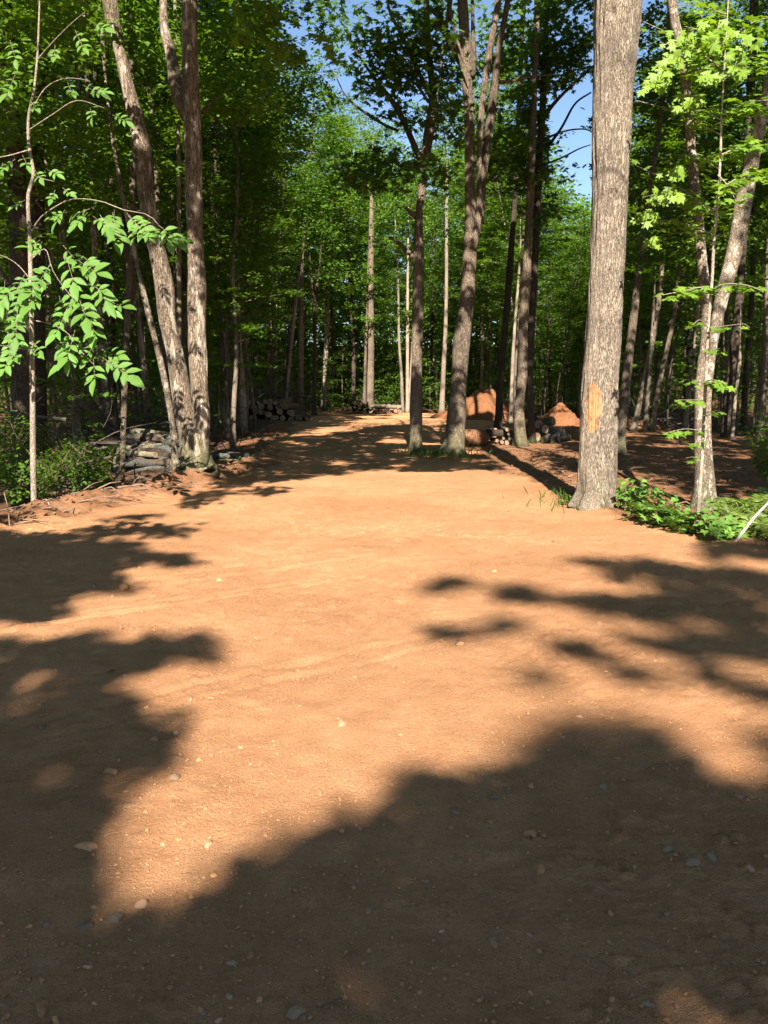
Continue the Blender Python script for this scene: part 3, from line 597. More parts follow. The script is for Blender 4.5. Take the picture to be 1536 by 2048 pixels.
TE = math.tan(ELEV)
def shade_p(x, y):
    px, py = proj(np.stack([x, y, 0*x], -1)); s = np.full(x.shape, 0.0)
    for poly, v in SHADE:
        m = inpoly(px, py, poly); s[m] = v
    return s
def lit_filter(C, y_from=0):
    keep = np.ones(len(C), bool)
    for x0, hw, Y, zt, p in LITZ:
        if Y < y_from: continue
        z = C[:, 2] - (Y - C[:, 1])*TE; xx = C[:, 0] + SUNX*(Y - C[:, 1])
        m = (C[:, 1] < Y - .3) & (np.abs(xx - x0) < hw) & (z > -.1) & (z < zt)
        keep &= ~(m & (RN.uniform(0, 1, len(C)) > p))
    return keep

# ------------------------------------------------------------------ foliage of the named trees that shows in the picture: ellipses (cx, cy, rx, ry, Y0, Y1, clumps)
SKY_GAPS = [[(556, 38), (600, 48), (650, 92), (690, 150), (722, 205), (720, 232), (700, 240), (688, 215), (640, 150), (590, 92)],
            [(1098, 205), (1182, 150), (1184, 470), (1150, 432), (1120, 385), (1098, 375)], [(1338, 250), (1362, 250), (1366, 300), (1336, 310)]]
def gap_keep(C, p=.93):
    px, py = proj(C); g = np.zeros(len(C), bool)
    for q in SKY_GAPS: g |= inpoly(px, py, q)
    return ~(g & (RN.uniform(0, 1, len(C)) < p))
def ell(key, cx, cy, rx, ry, Y0, Y1, n, leaf=.11, per=26, r=.36, rz=.14, kind='simple'):
    a = U(0, 2*np.pi, n); q = np.sqrt(U(0, 1, n)); px = cx + rx*q*np.cos(a); py = cy + ry*q*np.sin(a); Y = U(Y0, Y1, n)
    C = np.array([at(*k) for k in zip(px, py, Y)]); C = C[C[:, 2] > .3]; P = clump_pts(C, per, r, rz); P = P[gap_keep(P)]; P = P[lit_filter(P, 20)]; sp = shade_p(P[:, 0] + SUNX*P[:, 2]/TE, P[:, 1] + P[:, 2]/TE); P = P[(sp > .2) | (P[:, 1] + P[:, 2]/TE > 47) | (RN.uniform(0, 1, len(P)) < .25)]
    leaves(HERO[key]['crown'], P, leaf*U(.75, 1.25, len(P)), kind, .55)
# maple against the sky (dark, shaded leaves)
for e in [(640, 25, 85, 45, 60), (715, 105, 70, 60, 70), (780, 60, 70, 75, 85), (745, 165, 55, 35, 40), (690, 190, 45, 22, 16), (820, 125, 50, 60, 55), (765, 340, 85, 38, 60), (720, 350, 45, 25, 25), (800, 230, 35, 30, 18), (855, 60, 45, 70, 50), (860, 330, 40, 60, 24), (893, 140, 32, 90, 44), (895, 240, 30, 60, 26), (655, 70, 40, 40, 16)]:
    ell('dark_straight', *e[:4], 16.8, 20.0, int(e[4]*.75), leaf=.135, per=13, kind='maple', r=.5, rz=.2)
for e in [(960, 60, 80, 80, 40), (1030, 90, 60, 110, 60), (985, 240, 40, 60, 14), (880, 20, 70, 35, 30), (1005, 300, 45, 60, 26)]:
    ell('triple', *e[:4], 18.5, 21.5, e[4], leaf=.125, per=22, kind='maple', r=.42, rz=.16)
for e in [(1060, 60, 65, 90, 70), (1130, 50, 75, 75, 80), (1060, 220, 45, 70, 36), (1120, 140, 55, 45, 34), (1030, 330, 60, 60, 46)]:
    ell('wavy', *e[:4], 20.0, 24.0, e[4], leaf=.13, per=24, kind='maple', r=.45, rz=.17)
for e in [(1130, 345, 62, 22, 36), (1165, 250, 25, 18, 8), (1110, 300, 22, 28, 12), (1160, 110, 50, 50, 40), (1090, 420, 30, 40, 12)]:
    ell('shadow', *e[:4], 20.5, 23.5, e[4], leaf=.13, per=22, kind='maple', r=.42, rz=.16)
for e in [(1320, 90, 70, 90, 60), (1330, 230, 60, 80, 60), (1300, 380, 60, 70, 60), (1290, 480, 40, 60, 34), (1430, 250, 90, 90, 60)]:
    ell('right_mid', *e[:4], 16.5, 21, e[4], leaf=.12, per=24)
for e in [(1480, 120, 80, 120, 70), (1450, 360, 80, 80, 60), (1500, 500, 60, 70, 50), (1400, 480, 60, 60, 40)]:
    ell('far13', *e[:4], 19, 26, e[4], leaf=.13, per=24, r=.42)
for e in [(80, 60, 110, 80, 80), (40, 200, 70, 90, 60), (170, 60, 90, 70, 60), (130, 260, 90, 60, 34)]:
    ell('far17', *e[:4], 11.5, 16, e[4], leaf=.115, per=26, r=.34)
for e in [(70, 60, 100, 70, 46), (140, 20, 55, 40, 20), (20, 170, 50, 50, 16)]:
    ell('far17', *e[:4], 9.9, 11.6, e[4], leaf=.10, per=14, r=.26, rz=.07, kind='wide')
for e in [(290, 60, 110, 70, 70), (330, 190, 90, 60, 50), (440, 80, 100, 80, 80), (480, 190, 80, 60, 60), (250, 310, 90, 60, 40), (180, 390, 90, 50, 30)]:
    ell('twin', *e[:4], 13.5, 18.5, e[4], leaf=.12, per=26, r=.4)
for e in [(540, 120, 70, 90, 60), (480, 300, 80, 60, 50), (530, 30, 50, 40, 30), (600, 190, 50, 60, 34), (560, 280, 60, 60, 40)]:
    ell('far25', *e[:4], 25, 31, e[4], leaf=.14, per=28, r=.5)
for key, es in (('far3', [(745, 300, 60, 60, 26), (750, 400, 55, 45, 22), (700, 360, 50, 60, 20)]), ('far2', [(893, 330, 45, 70, 22), (900, 440, 40, 30, 12)]), ('far5', [(800, 380, 45, 50, 22), (815, 460, 35, 40, 12)]),
                ('far26', [(645, 300, 45, 70, 28), (620, 400, 45, 50, 20), (660, 220, 30, 50, 14)]), ('far27', [(600, 420, 60, 50, 20), (560, 500, 50, 40, 14)]), ('far28', [(640, 470, 50, 40, 18), (680, 540, 60, 40, 14)])):
    for e in es: ell(key, *e[:4], 39, 46.5, e[4]*2, leaf=.16, per=34, r=.65, rz=.25)
# bright maple sprays that hang into the top of the picture
for e in [(520, 50, 55, 40, 10), (610, 95, 55, 22, 8), (560, 110, 30, 20, 5), (660, 120, 25, 12, 3)]:
    ell('twin', *e[:4], 10.5, 11.5, e[4], leaf=.13, per=10, r=.28, rz=.06, kind='maple')

# ------------------------------------------------------------------ crowns overhead and behind the viewer that shade the clearing
for k, (x, y, h, rad, lean) in enumerate([(-3.6, -7.5, 12.5, .19, -.3), (4.8, -8.5, 13.0, .22, .3), (1.2, -13.0, 11.5, .2, 0), (-7.8, -2.5, 15, .2, .3), (7.6, -2.0, 15, .18, -.2), (-7.2, 4.6, 15, .2, .2), (7.4, 4.0, 15, .2, .0), (-.8, -19, 15, .2, 0), (9.6, 12.0, 15, .17, -.3), (4.4, -17, 20, .2, 0), (.9, -22.5, 19, .2, 0)]):
    key = 'back%d' % k; z0 = zgs(x, y) - .05; root = thing('broadleaf_tree', (x, y, z0), 'tall broadleaf tree beside the lane outside the view, shading the dirt', 'tree', 'shade trees outside the view')
    mb = MB(); P = np.array([(x + lean*t*t, y + .2*math.sin(k+t*3)*t, z0 + h*t) for t in np.linspace(0, 1, 16)]); r = rad*(1-.78*np.linspace(0, 1, 16)); r[0] *= 1.35
    tube(mb, P, r, 14, .008, k)
    link('trunk', mb.mesh('broadleaf_trunk', M['bark_mid'], True, (x, y, z0)), root)
    HERO[key] = dict(root=root, base=np.array([x, y, z0]), mat='bark_mid', Y=y, name='broadleaf_tree', crown=MB(), cmat='leaf_forest', twig=[], trunk=mb, H=h)
    SHADE_TREES.append((x, y, key))
def shade_crowns():
    for zone, (y0, y1, x0, x1, g, per, r, leaf) in enumerate([(.3, 7.6, -6, 7, .155, 46, .15, .115), (7.6, 20, -9, 12, .42, 70, .40, .18), (20, 49, -14, 20, .62, 84, .55, .24)]):
        gx, gy = np.meshgrid(np.arange(x0, x1, g), np.arange(y0, y1, g)); gx = gx.ravel() + U(-.5, .5, gx.size)*g; gy = gy.ravel() + U(-.5, .5, gy.size)*g
        p = shade_p(gx, gy); er = (.04, .2, .15)[zone]; pm = p.copy()
        for dx, dy in ((er, 0), (-er, 0), (0, er), (0, -er)): pm = np.minimum(pm, shade_p(gx+dx, gy+dy))
        p = np.where(p > .78, pm, p); p = np.where((gx < xl(gy) - 1.8) & (gy > 9) & (gx < xl(gy) - 4.2), p*.2, p); p = np.where((gx < xl(gy) - .4) & (gy > 19), p*.2, p); p = np.where((gx > 7.5) & (gy > 12), p*.6, p); m = RN.uniform(0, 1, len(gx)) < p; gx, gy = gx[m], gy[m]
        hmin = np.where(gy < 7.6, 8.0, 2.2 + .31*gy); h = hmin + U(0, 1, len(gx))**1.3*(4.5 if zone else 4.0)
        if zone == 0: h = np.where((gy > 3.05) & (gx > .15) & (gy < 7.4), U(15, 20, len(gx)), h)
        C = np.stack([gx - SUNX*h/TE, gy - h/TE, h], 1); C = C[lit_filter(C)]
        T = np.array([(a, b) for a, b, _ in SHADE_TREES]); own = np.argmin(((C[:, None, :2] - T[None])**2).sum(2), 1)
        for k, (a, b, key) in enumerate(SHADE_TREES):
            Ck = C[own == k]
            if not len(Ck): continue
            P = clump_pts(Ck, per, r, r*.5); P = P[lit_filter(P)]
            q, s = proj(P); vis = (q > -30) & (q < 1566) & (s > -10) & (s < 2060) & (P[:, 1] > .5); P = P[~vis]
            leaves(HERO[key]['crown'], P, leaf*U(.8, 1.2, len(P)), 'simple', .45)
            for c in Ck[::max(1, len(Ck)//14)]:
                z0 = max(3.5, c[2] - 1.2 - .45*math.hypot(c[0]-a, c[1]-b)); mid = np.array([(a+c[0])/2, (b+c[1])/2, (z0+c[2])/2 + .25])
                qx, qy = proj(np.array([[a, b, z0], mid, c])); 
                if any((0 < u < 1536) and (v > 0) for u, v in zip(qx, qy)) and b > 0: continue
                S = spline(np.array([[a, b, z0], mid, c]), 9)
                if (shade_p(S[:, 0] + SUNX*S[:, 2]/TE, S[:, 1] + S[:, 2]/TE)[1:] < .5).any(): continue
                tb = MB(); tube(tb, S, np.linspace(.05, .008, 9), 5, cap=False); HERO[key]['twig'].append(tb)
shade_crowns()
for key, h in HERO.items():
    if h['crown'].n: link('crown', h['crown'].mesh(h['name']+'_crown', M[h['cmat']], False, h['base'], True), h['root'])
    for tb in h['twig']: link('limb', tb.mesh(h['name']+'_limb', M[h['mat']], True, h['base']), h['root'])

# ------------------------------------------------------------------ saplings with leaves one can make out
def sapling_pale():
    Y = 9.8; path = [(68, 1024, 12), (67, 960, 11), (66, 900, 11), (65, 760, 9.5), (63, 650, 9), (60, 500, 8), (56, 400, 7.5), (62, 370, 7), (67, 345, 7), (58, 290, 6.5), (57, 235, 6), (68, 180, 5), (75, 110, 4.5), (78, 40, 4), (82, -60, 3)]
    P, r = stem_world(path, Y); P[0, 2] = zgs(P[0, 0], Y) - .04; base = P[0].copy()
    root = thing('pale_sapling', base, 'pale thin sapling with large bright compound leaflets at the lane edge', 'sapling')
    mb = MB(); S = spline(np.hstack([P, r[:, None]]), 80); tube(mb, S[:, :3], S[:, 3], 12, .001)
    lf = MB()
    def compound(px, py, Yc, ang, L=.17, pairs=2, droop=.5):
        b = at(px, py, Yc); d = np.array([math.cos(ang), U(-.35, .1), math.sin(ang)*.8]); d /= np.linalg.norm(d)
        n = 2*pairs + 1; pos, ax = [], []
        side = np.cross(d, np.array([0, -.75, .65])); side /= np.linalg.norm(side)
        ra = L*(.55*pairs)
        for i in range(pairs):
            t = (i+1)/(pairs+.4)
            for s in (-1, 1):
                a = d*(.35+.3*t) + side*s*.85 + np.array([0, 0, -.25*droop]); pos.append(b + d*ra*t); ax.append(a)
        pos.append(b + d*ra*1.02); ax.append(d + np.array([0, 0, -.2*droop]))
        pos = np.array(pos); ax = np.array(ax); N = np.tile(np.array([U(-.25, .25), -.80, .62]), (n, 1)) + RN.normal(0, .2, (n, 3))
        sz = np.array([L*(.62+.25*(i//2)/max(1, pairs)) for i in range(n-1)] + [L*1.08])*U(.9, 1.12, n)
        leaves(lf, pos, sz*1.12, 'leaflet', N=N, A=ax, tint=np.clip(RN.normal(.35, .12) + RN.normal(0, .07, n), 0, .8))
        tube(mb, np.array([b, b + d*ra*.5, b + d*ra]), [.003, .0025, .002], 4, cap=False)
    # branches: (points, px of leaves along them)
    br = [[(62, 465, 6), (85, 440, 4), (115, 424, 4), (160, 408, 3), (220, 415, 3), (270, 435, 3), (320, 447, 2), (345, 470, 1.5)],
          [(62, 560, 5), (40, 530, 3), (15, 515, 2.5), (-20, 505, 2)], [(61, 520, 5), (95, 500, 3), (115, 545, 2.5), (150, 590, 2), (185, 620, 1.5)],
          [(64, 350, 5), (100, 365, 3), (130, 376, 2)], [(58, 300, 5), (30, 318, 3), (-10, 335, 2)], [(62, 222, 4), (95, 180, 3), (135, 165, 2.5), (175, 170, 2), (195, 178, 1.5)],
          [(74, 120, 4), (110, 90, 3), (150, 60, 2), (185, 40, 1.5)], [(58, 260, 4), (110, 235, 3), (165, 212, 2.5), (225, 232, 1.5)], [(65, 700, 5), (35, 695, 3), (5, 690, 2)], [(64, 640, 4), (110, 650, 3), (150, 668, 2.5), (185, 705, 2), (215, 730, 1.5)]]
    yo = {}
    for i, b in enumerate(br):
        P2, r2 = stem_world(b, Y); r2 = r2*.6; k = np.linspace(0, 1, len(P2)); dy = -.5*k*U(.4, 1.2); P2[:, 1] += dy; S2 = spline(np.hstack([P2, r2[:, None]]), 16); tube(mb, S2[:, :3], np.maximum(S2[:, 3], .002), 6, cap=False)
    R = math.radians
    for px, py, a, L, pr in [(130, 505, -75, .18, 3), (155, 520, -40, .20, 2), (100, 530, -115, .18, 3), (70, 550, -100, .17, 3), (150, 575, -70, .20, 3), (190, 570, -60, .17, 2), (175, 610, -80, .17, 3), (135, 615, -110, .16, 3), (90, 590, -130, .16, 3), (30, 570, -120, .16, 3), (10, 560, -100, .16, 2), (35, 620, -90, .16, 3),
                             (200, 430, -60, .17, 2), (225, 425, -80, .19, 3), (255, 430, -55, .19, 3), (175, 425, -120, .15, 2), (285, 445, -60, .15, 2), (325, 455, -70, .20, 2), (340, 470, -40, .16, 2), (130, 420, -120, .13, 2), (150, 660, -100, .16, 3), (185, 700, -85, .17, 3), (205, 715, -40, .18, 3), (165, 705, -140, .17, 2), (225, 725, -50, .12, 2),
                             (30, 690, -110, .15, 3), (15, 690, -60, .14, 2), (50, 695, -30, .12, 2), (95, 340, -30, .13, 2), (70, 340, -60, .13, 2), (125, 375, -50, .12, 2), (30, 318, -130, .14, 3), (5, 325, -100, .14, 2), (45, 310, -70, .13, 2), (165, 170, -30, .14, 3), (135, 165, -70, .13, 2), (190, 178, -20, .12, 2), (225, 230, -30, .13, 3), (180, 215, -80, .12, 2), (150, 60, -70, .15, 3), (185, 45, -30, .14, 2), (110, 90, -90, .15, 2), (60, 200, -60, .12, 2), (30, 150, -110, .15, 3), (20, 80, -80, .14, 3), (80, 480, -140, .13, 2), (215, 600, -30, .14, 2), (110, 380, -100, .12, 2), (50, 400, -140, .12, 2)]:
        compound(px, py, Y - U(.1, .7), R(a), L*(1.22 if py > 480 else 1.05 if py > 400 and px < 300 else .85), pr)
        if py > 400: compound(px + U(-22, 14), py + U(-24, 6), Y - U(-.1, .5), R(a + U(-35, 35)), L*U(.8, 1.05), pr)
    link('stem', mb.mesh('pale_sapling_stem', M['bark_sapling'], True, base), root)
    link('foliage', lf.mesh('pale_sapling_foliage', M['leaf_bright'], True, base, True), root)
sapling_pale()
def sapling_maple():
    Y = 8.75; path = [(1394, 1052, 8), (1398, 1000, 7.5), (1403, 930, 6.5), (1407, 850, 6), (1412, 750, 6), (1416, 660, 6.5), (1424, 560, 6.5), (1428, 480, 6), (1434, 420, 5.5), (1440, 330, 5), (1443, 240, 4.5), (1447, 160, 4), (1452, 80, 3), (1460, -60, 2.5)]
    P, r = stem_world(path, Y); P[0, 2] = zgs(P[0, 0], Y) - .04; base = P[0].copy()
    root = thing('maple_sapling', base, 'thin whitish maple sapling with lobed bright leaves in front of the forked tree', 'sapling')
    mb = MB(); S = spline(np.hstack([P, r[:, None]]), 80); tube(mb, S[:, :3], S[:, 3], 10, .001)
    lf = MB()
    def spray(pts, n, size, wid=26, droop=.35, dy=-.4, hang=False):
        P2, r2 = stem_world(pts, Y); k = np.linspace(0, 1, len(P2)); P2 = np.array([at(a[0], a[1], Y + dy*min(1, kk*(2.2 if dy > 1 else 1))) for a, kk in zip(pts, k)])
        S2 = spline(np.hstack([P2, r2[:, None]]), 20); tube(mb, S2[:, :3], np.maximum(S2[:, 3], .0018), 5, cap=False)
        n = int(n*(2.3 if pts[0][1] < 490 else 1.5)); t = U(.15, 1, n); idx = (t*19).astype(int); B = S2[idx, :3]; mp = m_per_px(500, Y)
        off = np.stack([RN.normal(0, wid*.5, n)*mp, RN.normal(0, wid*.7, n)*mp, RN.normal(-6, wid*.25, n)*mp], 1)
        Pn = B + off; a = np.arctan2(off[:, 1], off[:, 0]) + RN.normal(0, .5, n)
        if hang:
            A = np.stack([RN.normal(0, .35, n), RN.normal(-.2, .2, n), np.full(n, -1.0)], 1); N = np.stack([RN.normal(0, .35, n), np.full(n, -1.0), RN.normal(.25, .25, n)], 1); tint = U(.6, .95, n)
        else:
            A = np.stack([np.cos(a), np.sin(a), np.full(n, -droop)], 1); N = np.stack([RN.normal(0, .32, n), RN.normal(-.35, .3, n), np.ones(n)], 1); tint = U(.1, .8, n)
        leaves(lf, Pn, size*U(.7, 1.15, n), 'maple', N=N, A=A, tint=tint)
    spray([(1425, 585, 3), (1400, 575, 2.5), (1365, 582, 2), (1325, 590, 1.5)], 26, .105, 16); spray([(1425, 580, 3), (1450, 568, 2.5), (1490, 570, 2), (1520, 580, 1.5)], 22, .10, 14)
    spray([(1418, 655, 2), (1450, 652, 1.5), (1485, 648, 1.2), (1500, 655, 1)], 9, .10, 10); spray([(1416, 655, 2), (1400, 640, 1.5), (1385, 650, 1)], 8, .08, 9)
    spray([(1410, 762, 2), (1430, 760, 1.5), (1455, 768, 1)], 12, .10, 10); spray([(1410, 770, 2), (1395, 762, 1.5), (1385, 760, 1)], 5, .09, 8)
    spray([(1409, 800, 2), (1385, 800, 1.5), (1355, 800, 1)], 9, .10, 9); spray([(1405, 862, 2), (1370, 858, 1.5), (1330, 866, 1)], 8, .10, 8); spray([(1404, 880, 1.5), (1392, 884, 1.2), (1388, 890, 1)], 4, .10, 8); spray([(1411, 825, 1.5), (1430, 822, 1.2), (1440, 820, 1)], 4, .09, 7)
    spray([(1412, 700, 1.5), (1425, 696, 1), (1440, 698, 1)], 5, .08, 7); spray([(1404, 915, 1.5), (1385, 914, 1), (1372, 916, 1)], 4, .07, 6)
    for x0, y0, x1, y1, n, s, w in [(1432, 430, 1270, 330, 34, .115, 26), (1434, 420, 1300, 400, 26, .11, 24), (1436, 380, 1540, 340, 30, .115, 26), (1440, 330, 1330, 310, 26, .11, 24), (1440, 310, 1550, 290, 26, .11, 26), (1443, 240, 1340, 215, 30, .11, 26), (1443, 230, 1550, 200, 30, .11, 26), (1446, 160, 1330, 130, 36, .115, 28), (1446, 160, 1560, 110, 34, .115, 28),
                                  (1450, 90, 1350, 50, 34, .115, 28), (1452, 80, 1560, 30, 34, .115, 28), (1455, 30, 1330, 10, 30, .115, 28), (1430, 470, 1290, 440, 18, .10, 22), (1428, 480, 1330, 470, 10, .10, 20), (1442, 270, 1270, 200, 20, .11, 22), (1447, 140, 1280, 40, 20, .11, 24), (1436, 350, 1480, 420, 16, .10, 20)]:
        spray([(x0, y0, 3), ((x0+x1)/2, (y0+y1)/2 - 10, 2), (x1, y1, 1.2)], n, s, w, dy=U(1.7, 2.4) if x1 < 1352 else U(-.9, .5))
    for x0, y0, x1, y1, n, w in [(1390, 60, 1330, 90, 10, 16), (1400, 190, 1340, 200, 8, 14), (1490, 60, 1480, 90, 8, 14), (1360, 330, 1330, 350, 6, 12), (1370, 110, 1310, 130, 12, 15), (1330, 140, 1285, 175, 12, 14), (1340, 380, 1285, 395, 12, 12), (1310, 470, 1300, 490, 5, 8), (1440, 40, 1435, 60, 5, 10), (1480, 110, 1470, 130, 6, 10), (1420, 130, 1410, 150, 4, 8), (1300, 420, 1275, 430, 6, 10)]:
        spray([(x0, y0, 2), ((x0+x1)/2, (y0+y1)/2, 1.5), (x1, y1, 1)], int(n*1.1), .098, w*2.3, dy=U(1.6, 2.0) if x1 < 1352 else -.4, hang=True)
    link('stem', mb.mesh('maple_sapling_stem', M['bark_sapling'], True, base), root)
    link('foliage', lf.mesh('maple_sapling_foliage', M['leaf_maple'], True, base, True), root)
sapling_maple()

# ------------------------------------------------------------------ the wood: a few grown trees, copied
def pole_proto(seed, H, r0, z_low, crad, leaf=.145, dens=1.0, bend=.5):
    g = np.random.default_rng(seed); mb, lf = MB(), MB()
    t = np.linspace(0, 1, 22); b = g.normal(0, bend, 2)
    P = np.stack([b[0]*np.sin(t*2.2)*t + .06*np.sin(t*17+seed), b[1]*np.sin(t*1.9)*t + .06*np.cos(t*13+seed), -.15 + H*t], 1); r = r0*(1 - .85*t**1.1); r[0] *= 1.25
    tube(mb, P, r, 9, .003, seed)
    n = int((H - z_low)*3.6)
    C = []
    for k in range(n):
        f = (k+.5)/n; z = z_low + (H - z_low)*f; ti = (z+.15)/H; c = np.array([np.interp(ti, t, P[:, i]) for i in range(3)])
        a = g.uniform(0, 2*np.pi); prof = math.sin(math.pi*min(1, .22 + .74*f))**.8; L = 1.3*crad*prof*g.uniform(.55, 1.1) + .15; up = g.uniform(.15, .55) + .4*f
        d = np.array([math.cos(a), math.sin(a), up]); mid = c + d*L*.5 + np.array([0, 0, .05]); e = c + d*L*np.array([1, 1, .85])
        S = spline(np.array([c, mid, e]), 6); tube(mb, S, np.linspace(max(.008, r0*.22*(1-f*.6)), .004, 6), 4, cap=False)
        for q in range(max(2, int(L*3.0))):
            s = g.uniform(.3, 1.05); C.append(S[min(5, int(s*5))] + g.normal(0, .22, 3)*np.array([1, 1, .5]))
    Pn = clump_pts(np.array(C), int(30*dens), .45, .15, g)
    leaves(lf, Pn, leaf*g.uniform(.7, 1.25, len(Pn)), 'simple', .5, rng=g)
    return mb, lf, H
PROTO = {}
for i, (H, r0, zl, cr) in enumerate([(15, .055, 5.5, 1.4), (17, .075, 5.0, 1.7), (14, .045, 3.5, 1.3), (19, .11, 6.0, 2.1), (18, .10, 4.5, 2.0), (20, .13, 7.0, 2.4), (16, .065, 3.6, 1.6), (21, .17, 7.5, 2.7)]):
    mb, lf, H = pole_proto(100+i, H, r0, zl, cr); PROTO[i] = (mb.mesh('wood_trunk', M['bark_mid'], True), lf.mesh('wood_crown', M['leaf_forest'], False, tint=True), H, r0, cr)
SKYLINE_X = [0, 520, 545, 575, 600, 640, 690, 705, 722, 760, 850, 900, 950, 1080, 1096, 1120, 1160, 1184, 1215, 1235, 1330, 1345, 1362, 1375, 1600]
SKYLINE_Y = [-900, -900, -400, 40, 80, 130, 180, 232, 232, 165, 120, 60, -600, -600, 360, 370, 425, 465, 430, -600, -600, 60, 60, -600, -600]
def max_h(x, y, rad):
    lim = 99
    for dx in np.linspace(-rad, rad, 7):
        px, _ = proj(np.array([x+dx, y, 1.6]))
        if px < -100 or px > 1640: continue
        sy = np.interp(px, SKYLINE_X, SKYLINE_Y); lim = min(lim, at(px, sy, y)[2])
    return lim
WHERE = [(120, 'behind the pale bright-leaved sapling'), (330, 'between pale sapling and twin-stemmed trunk'), (440, 'behind the twin-stemmed trunk'), (620, 'behind the round-ended log pile'), (800, 'behind the low lit log pile'),
         (870, 'behind the dark straight trunk'), (950, 'behind the three-stemmed trunk'), (1080, 'behind the tall dirt mound'), (1180, 'behind the small dirt mound'), (1265, 'behind the scarred trunk'), (1390, 'between scarred trunk and forked tree'), (9999, 'behind the forked tree')]
def where(px):
    for lim, w in WHERE:
        if px < lim: return w
def grow_wood():
    g = np.random.default_rng(21); pts = []
    def ok(x, y, d):
        if xl(y) - 1.0 < x < xc(y) + .4 and y < 47.5: return False
        if -4.8 > x > -8 and 34 < y < 39.5: return False
        if y < 21 and x < -3 and 40 < float(proj(np.array([x, y, 1.0]))[0]) < 430: return False
        for a, b in pts:
            if (a-x)**2 + (b-y)**2 < d*d: return False
        for h in HERO.values():
            if (h['base'][0]-x)**2 + (h['base'][1]-y)**2 < .8: return False
        return True
    tries = 0
    while len(pts) < 298 and tries < 60000:
        tries += 1
        u = g.uniform()
        if u < .34: y = g.uniform(12, 46); x = xl(y) - 1.0 - g.exponential(5)
        elif u < .44: y = g.uniform(16, 46); x = xc(y) + .5 + g.exponential(5)
        else: y = g.uniform(40, 78); x = g.uniform(-.56, .56)*y
        if abs(x) > .62*y + 3: continue
        if ok(x, y, 1.15 if y < 46 else 1.3): pts.append((x, y))
    pts.sort(key=lambda p: p[1])
    tones = ['bark_mid', 'bark_mid', 'bark_dark', 'bark_pale', 'bark_spotted', 'bark_dark']; tname = {'bark_mid': 'brown', 'bark_dark': 'dark', 'bark_pale': 'pale', 'bark_spotted': 'blotched'}
    for x, y in pts:
        k = int(g.choice(8, p=[.19, .19, .17, .1, .11, .06, .13, .05])); tm, cm, H, r0, cr = PROTO[k]
        s = g.uniform(.85, 1.2); lim = max_h(x, y, cr*.8); sz = s
        if H*s > lim: sz = lim/H
        if sz < .3: continue
        sx = min(s, max(sz*1.25, .5))
        root = thing('forest_tree', (x, y, zgs(x, y)), '', 'tree'); root.rotation_euler = (g.normal(0, .03), g.normal(0, .03), g.uniform(0, 6.28)); root.scale = (sx, sx, sz)
        tr = link('trunk', tm, root); tone = tones[g.integers(0, 6)]
        tr.material_slots[0].link = 'OBJECT'; tr.material_slots[0].material = M[tone]
        c = link('crown', cm, root)
        px, _ = proj(np.array([x, y, 1.0])); w = where(px); row = 'edge of the wood' if y < 24 else 'middle of the wood' if y < 48 else 'deep in the wood'
        thick = 'slender' if r0 < .06 else 'slim' if r0 < .09 else 'stout'
        root['label'] = ('%s %s tree %s %s' % (thick, tname[tone], 'at the ' + row if y < 24 else 'mid-wood' if y < 48 else row, w)); root['group'] = 'forest trees ' + w
grow_wood()
def far_crowns():
    for k, (Y, path, m, lab) in enumerate(FAR):
        if Y < 25 or len(HERO['far%d' % k]['crown'].v): continue
        b = HERO['far%d' % k]['base']; i = (k*3) % 8; tm, cm, H, r0, cr = PROTO[i]
        P, r = stem_world(path, Y); topz = P[-1][2]; lim = min(max_h(P[-1][0], Y, cr*.6), 17); off = .6*topz if Y < 36 else 0; sz = max(1.5, min(lim, max(topz*1.5, 8)) - off)/H
        o = link('crown', cm, HERO['far%d' % k]['root']); o.scale = (.85, .85, sz); o.location = ((P[-1][0]-b[0])*.75, 0, off)
far_crowns()
def sap_proto(seed, H, leaf, lean):
    g = np.random.default_rng(seed); mb, lf = MB(), MB(); t = np.linspace(0, 1, 12)
    P = np.stack([lean*t**1.5*H + .04*np.sin(t*9+seed), .1*H*lean*t + .04*np.cos(t*11), -.1 + H*t], 1); tube(mb, P, .022*H/4*(1-.8*t)+.003, 6, .001, seed)
    C = []
    for k in range(int(H*4)):
        f = g.uniform(.28, 1); c = np.array([np.interp(f, t, P[:, i]) for i in range(3)]); a = g.uniform(0, 6.28); L = (1.25-f)*g.uniform(.5, 1.1)*H*.26 + .15
        e = c + np.array([math.cos(a)*L, math.sin(a)*L, L*g.uniform(-.05, .35)]); S = spline(np.array([c, (c+e)/2 + [0, 0, .05], e]), 6); tube(mb, S, np.linspace(.008, .003, 6), 4, cap=False)
        for q in range(max(2, int(L*5))): C.append(S[g.integers(2, 6)] + g.normal(0, .09, 3)*np.array([1, 1, .3]))
    Pn = clump_pts(np.array(C), 9, .20, .045, g); leaves(lf, Pn, leaf*g.uniform(.7, 1.2, len(Pn)), 'wide' if seed % 2 else 'maple', .35, rng=g)
    return mb.mesh('young_stem', M['bark_mid'], True), lf.mesh('young_foliage', M['leaf_maple' if seed % 2 else 'leaf_forest'], False, tint=True), H
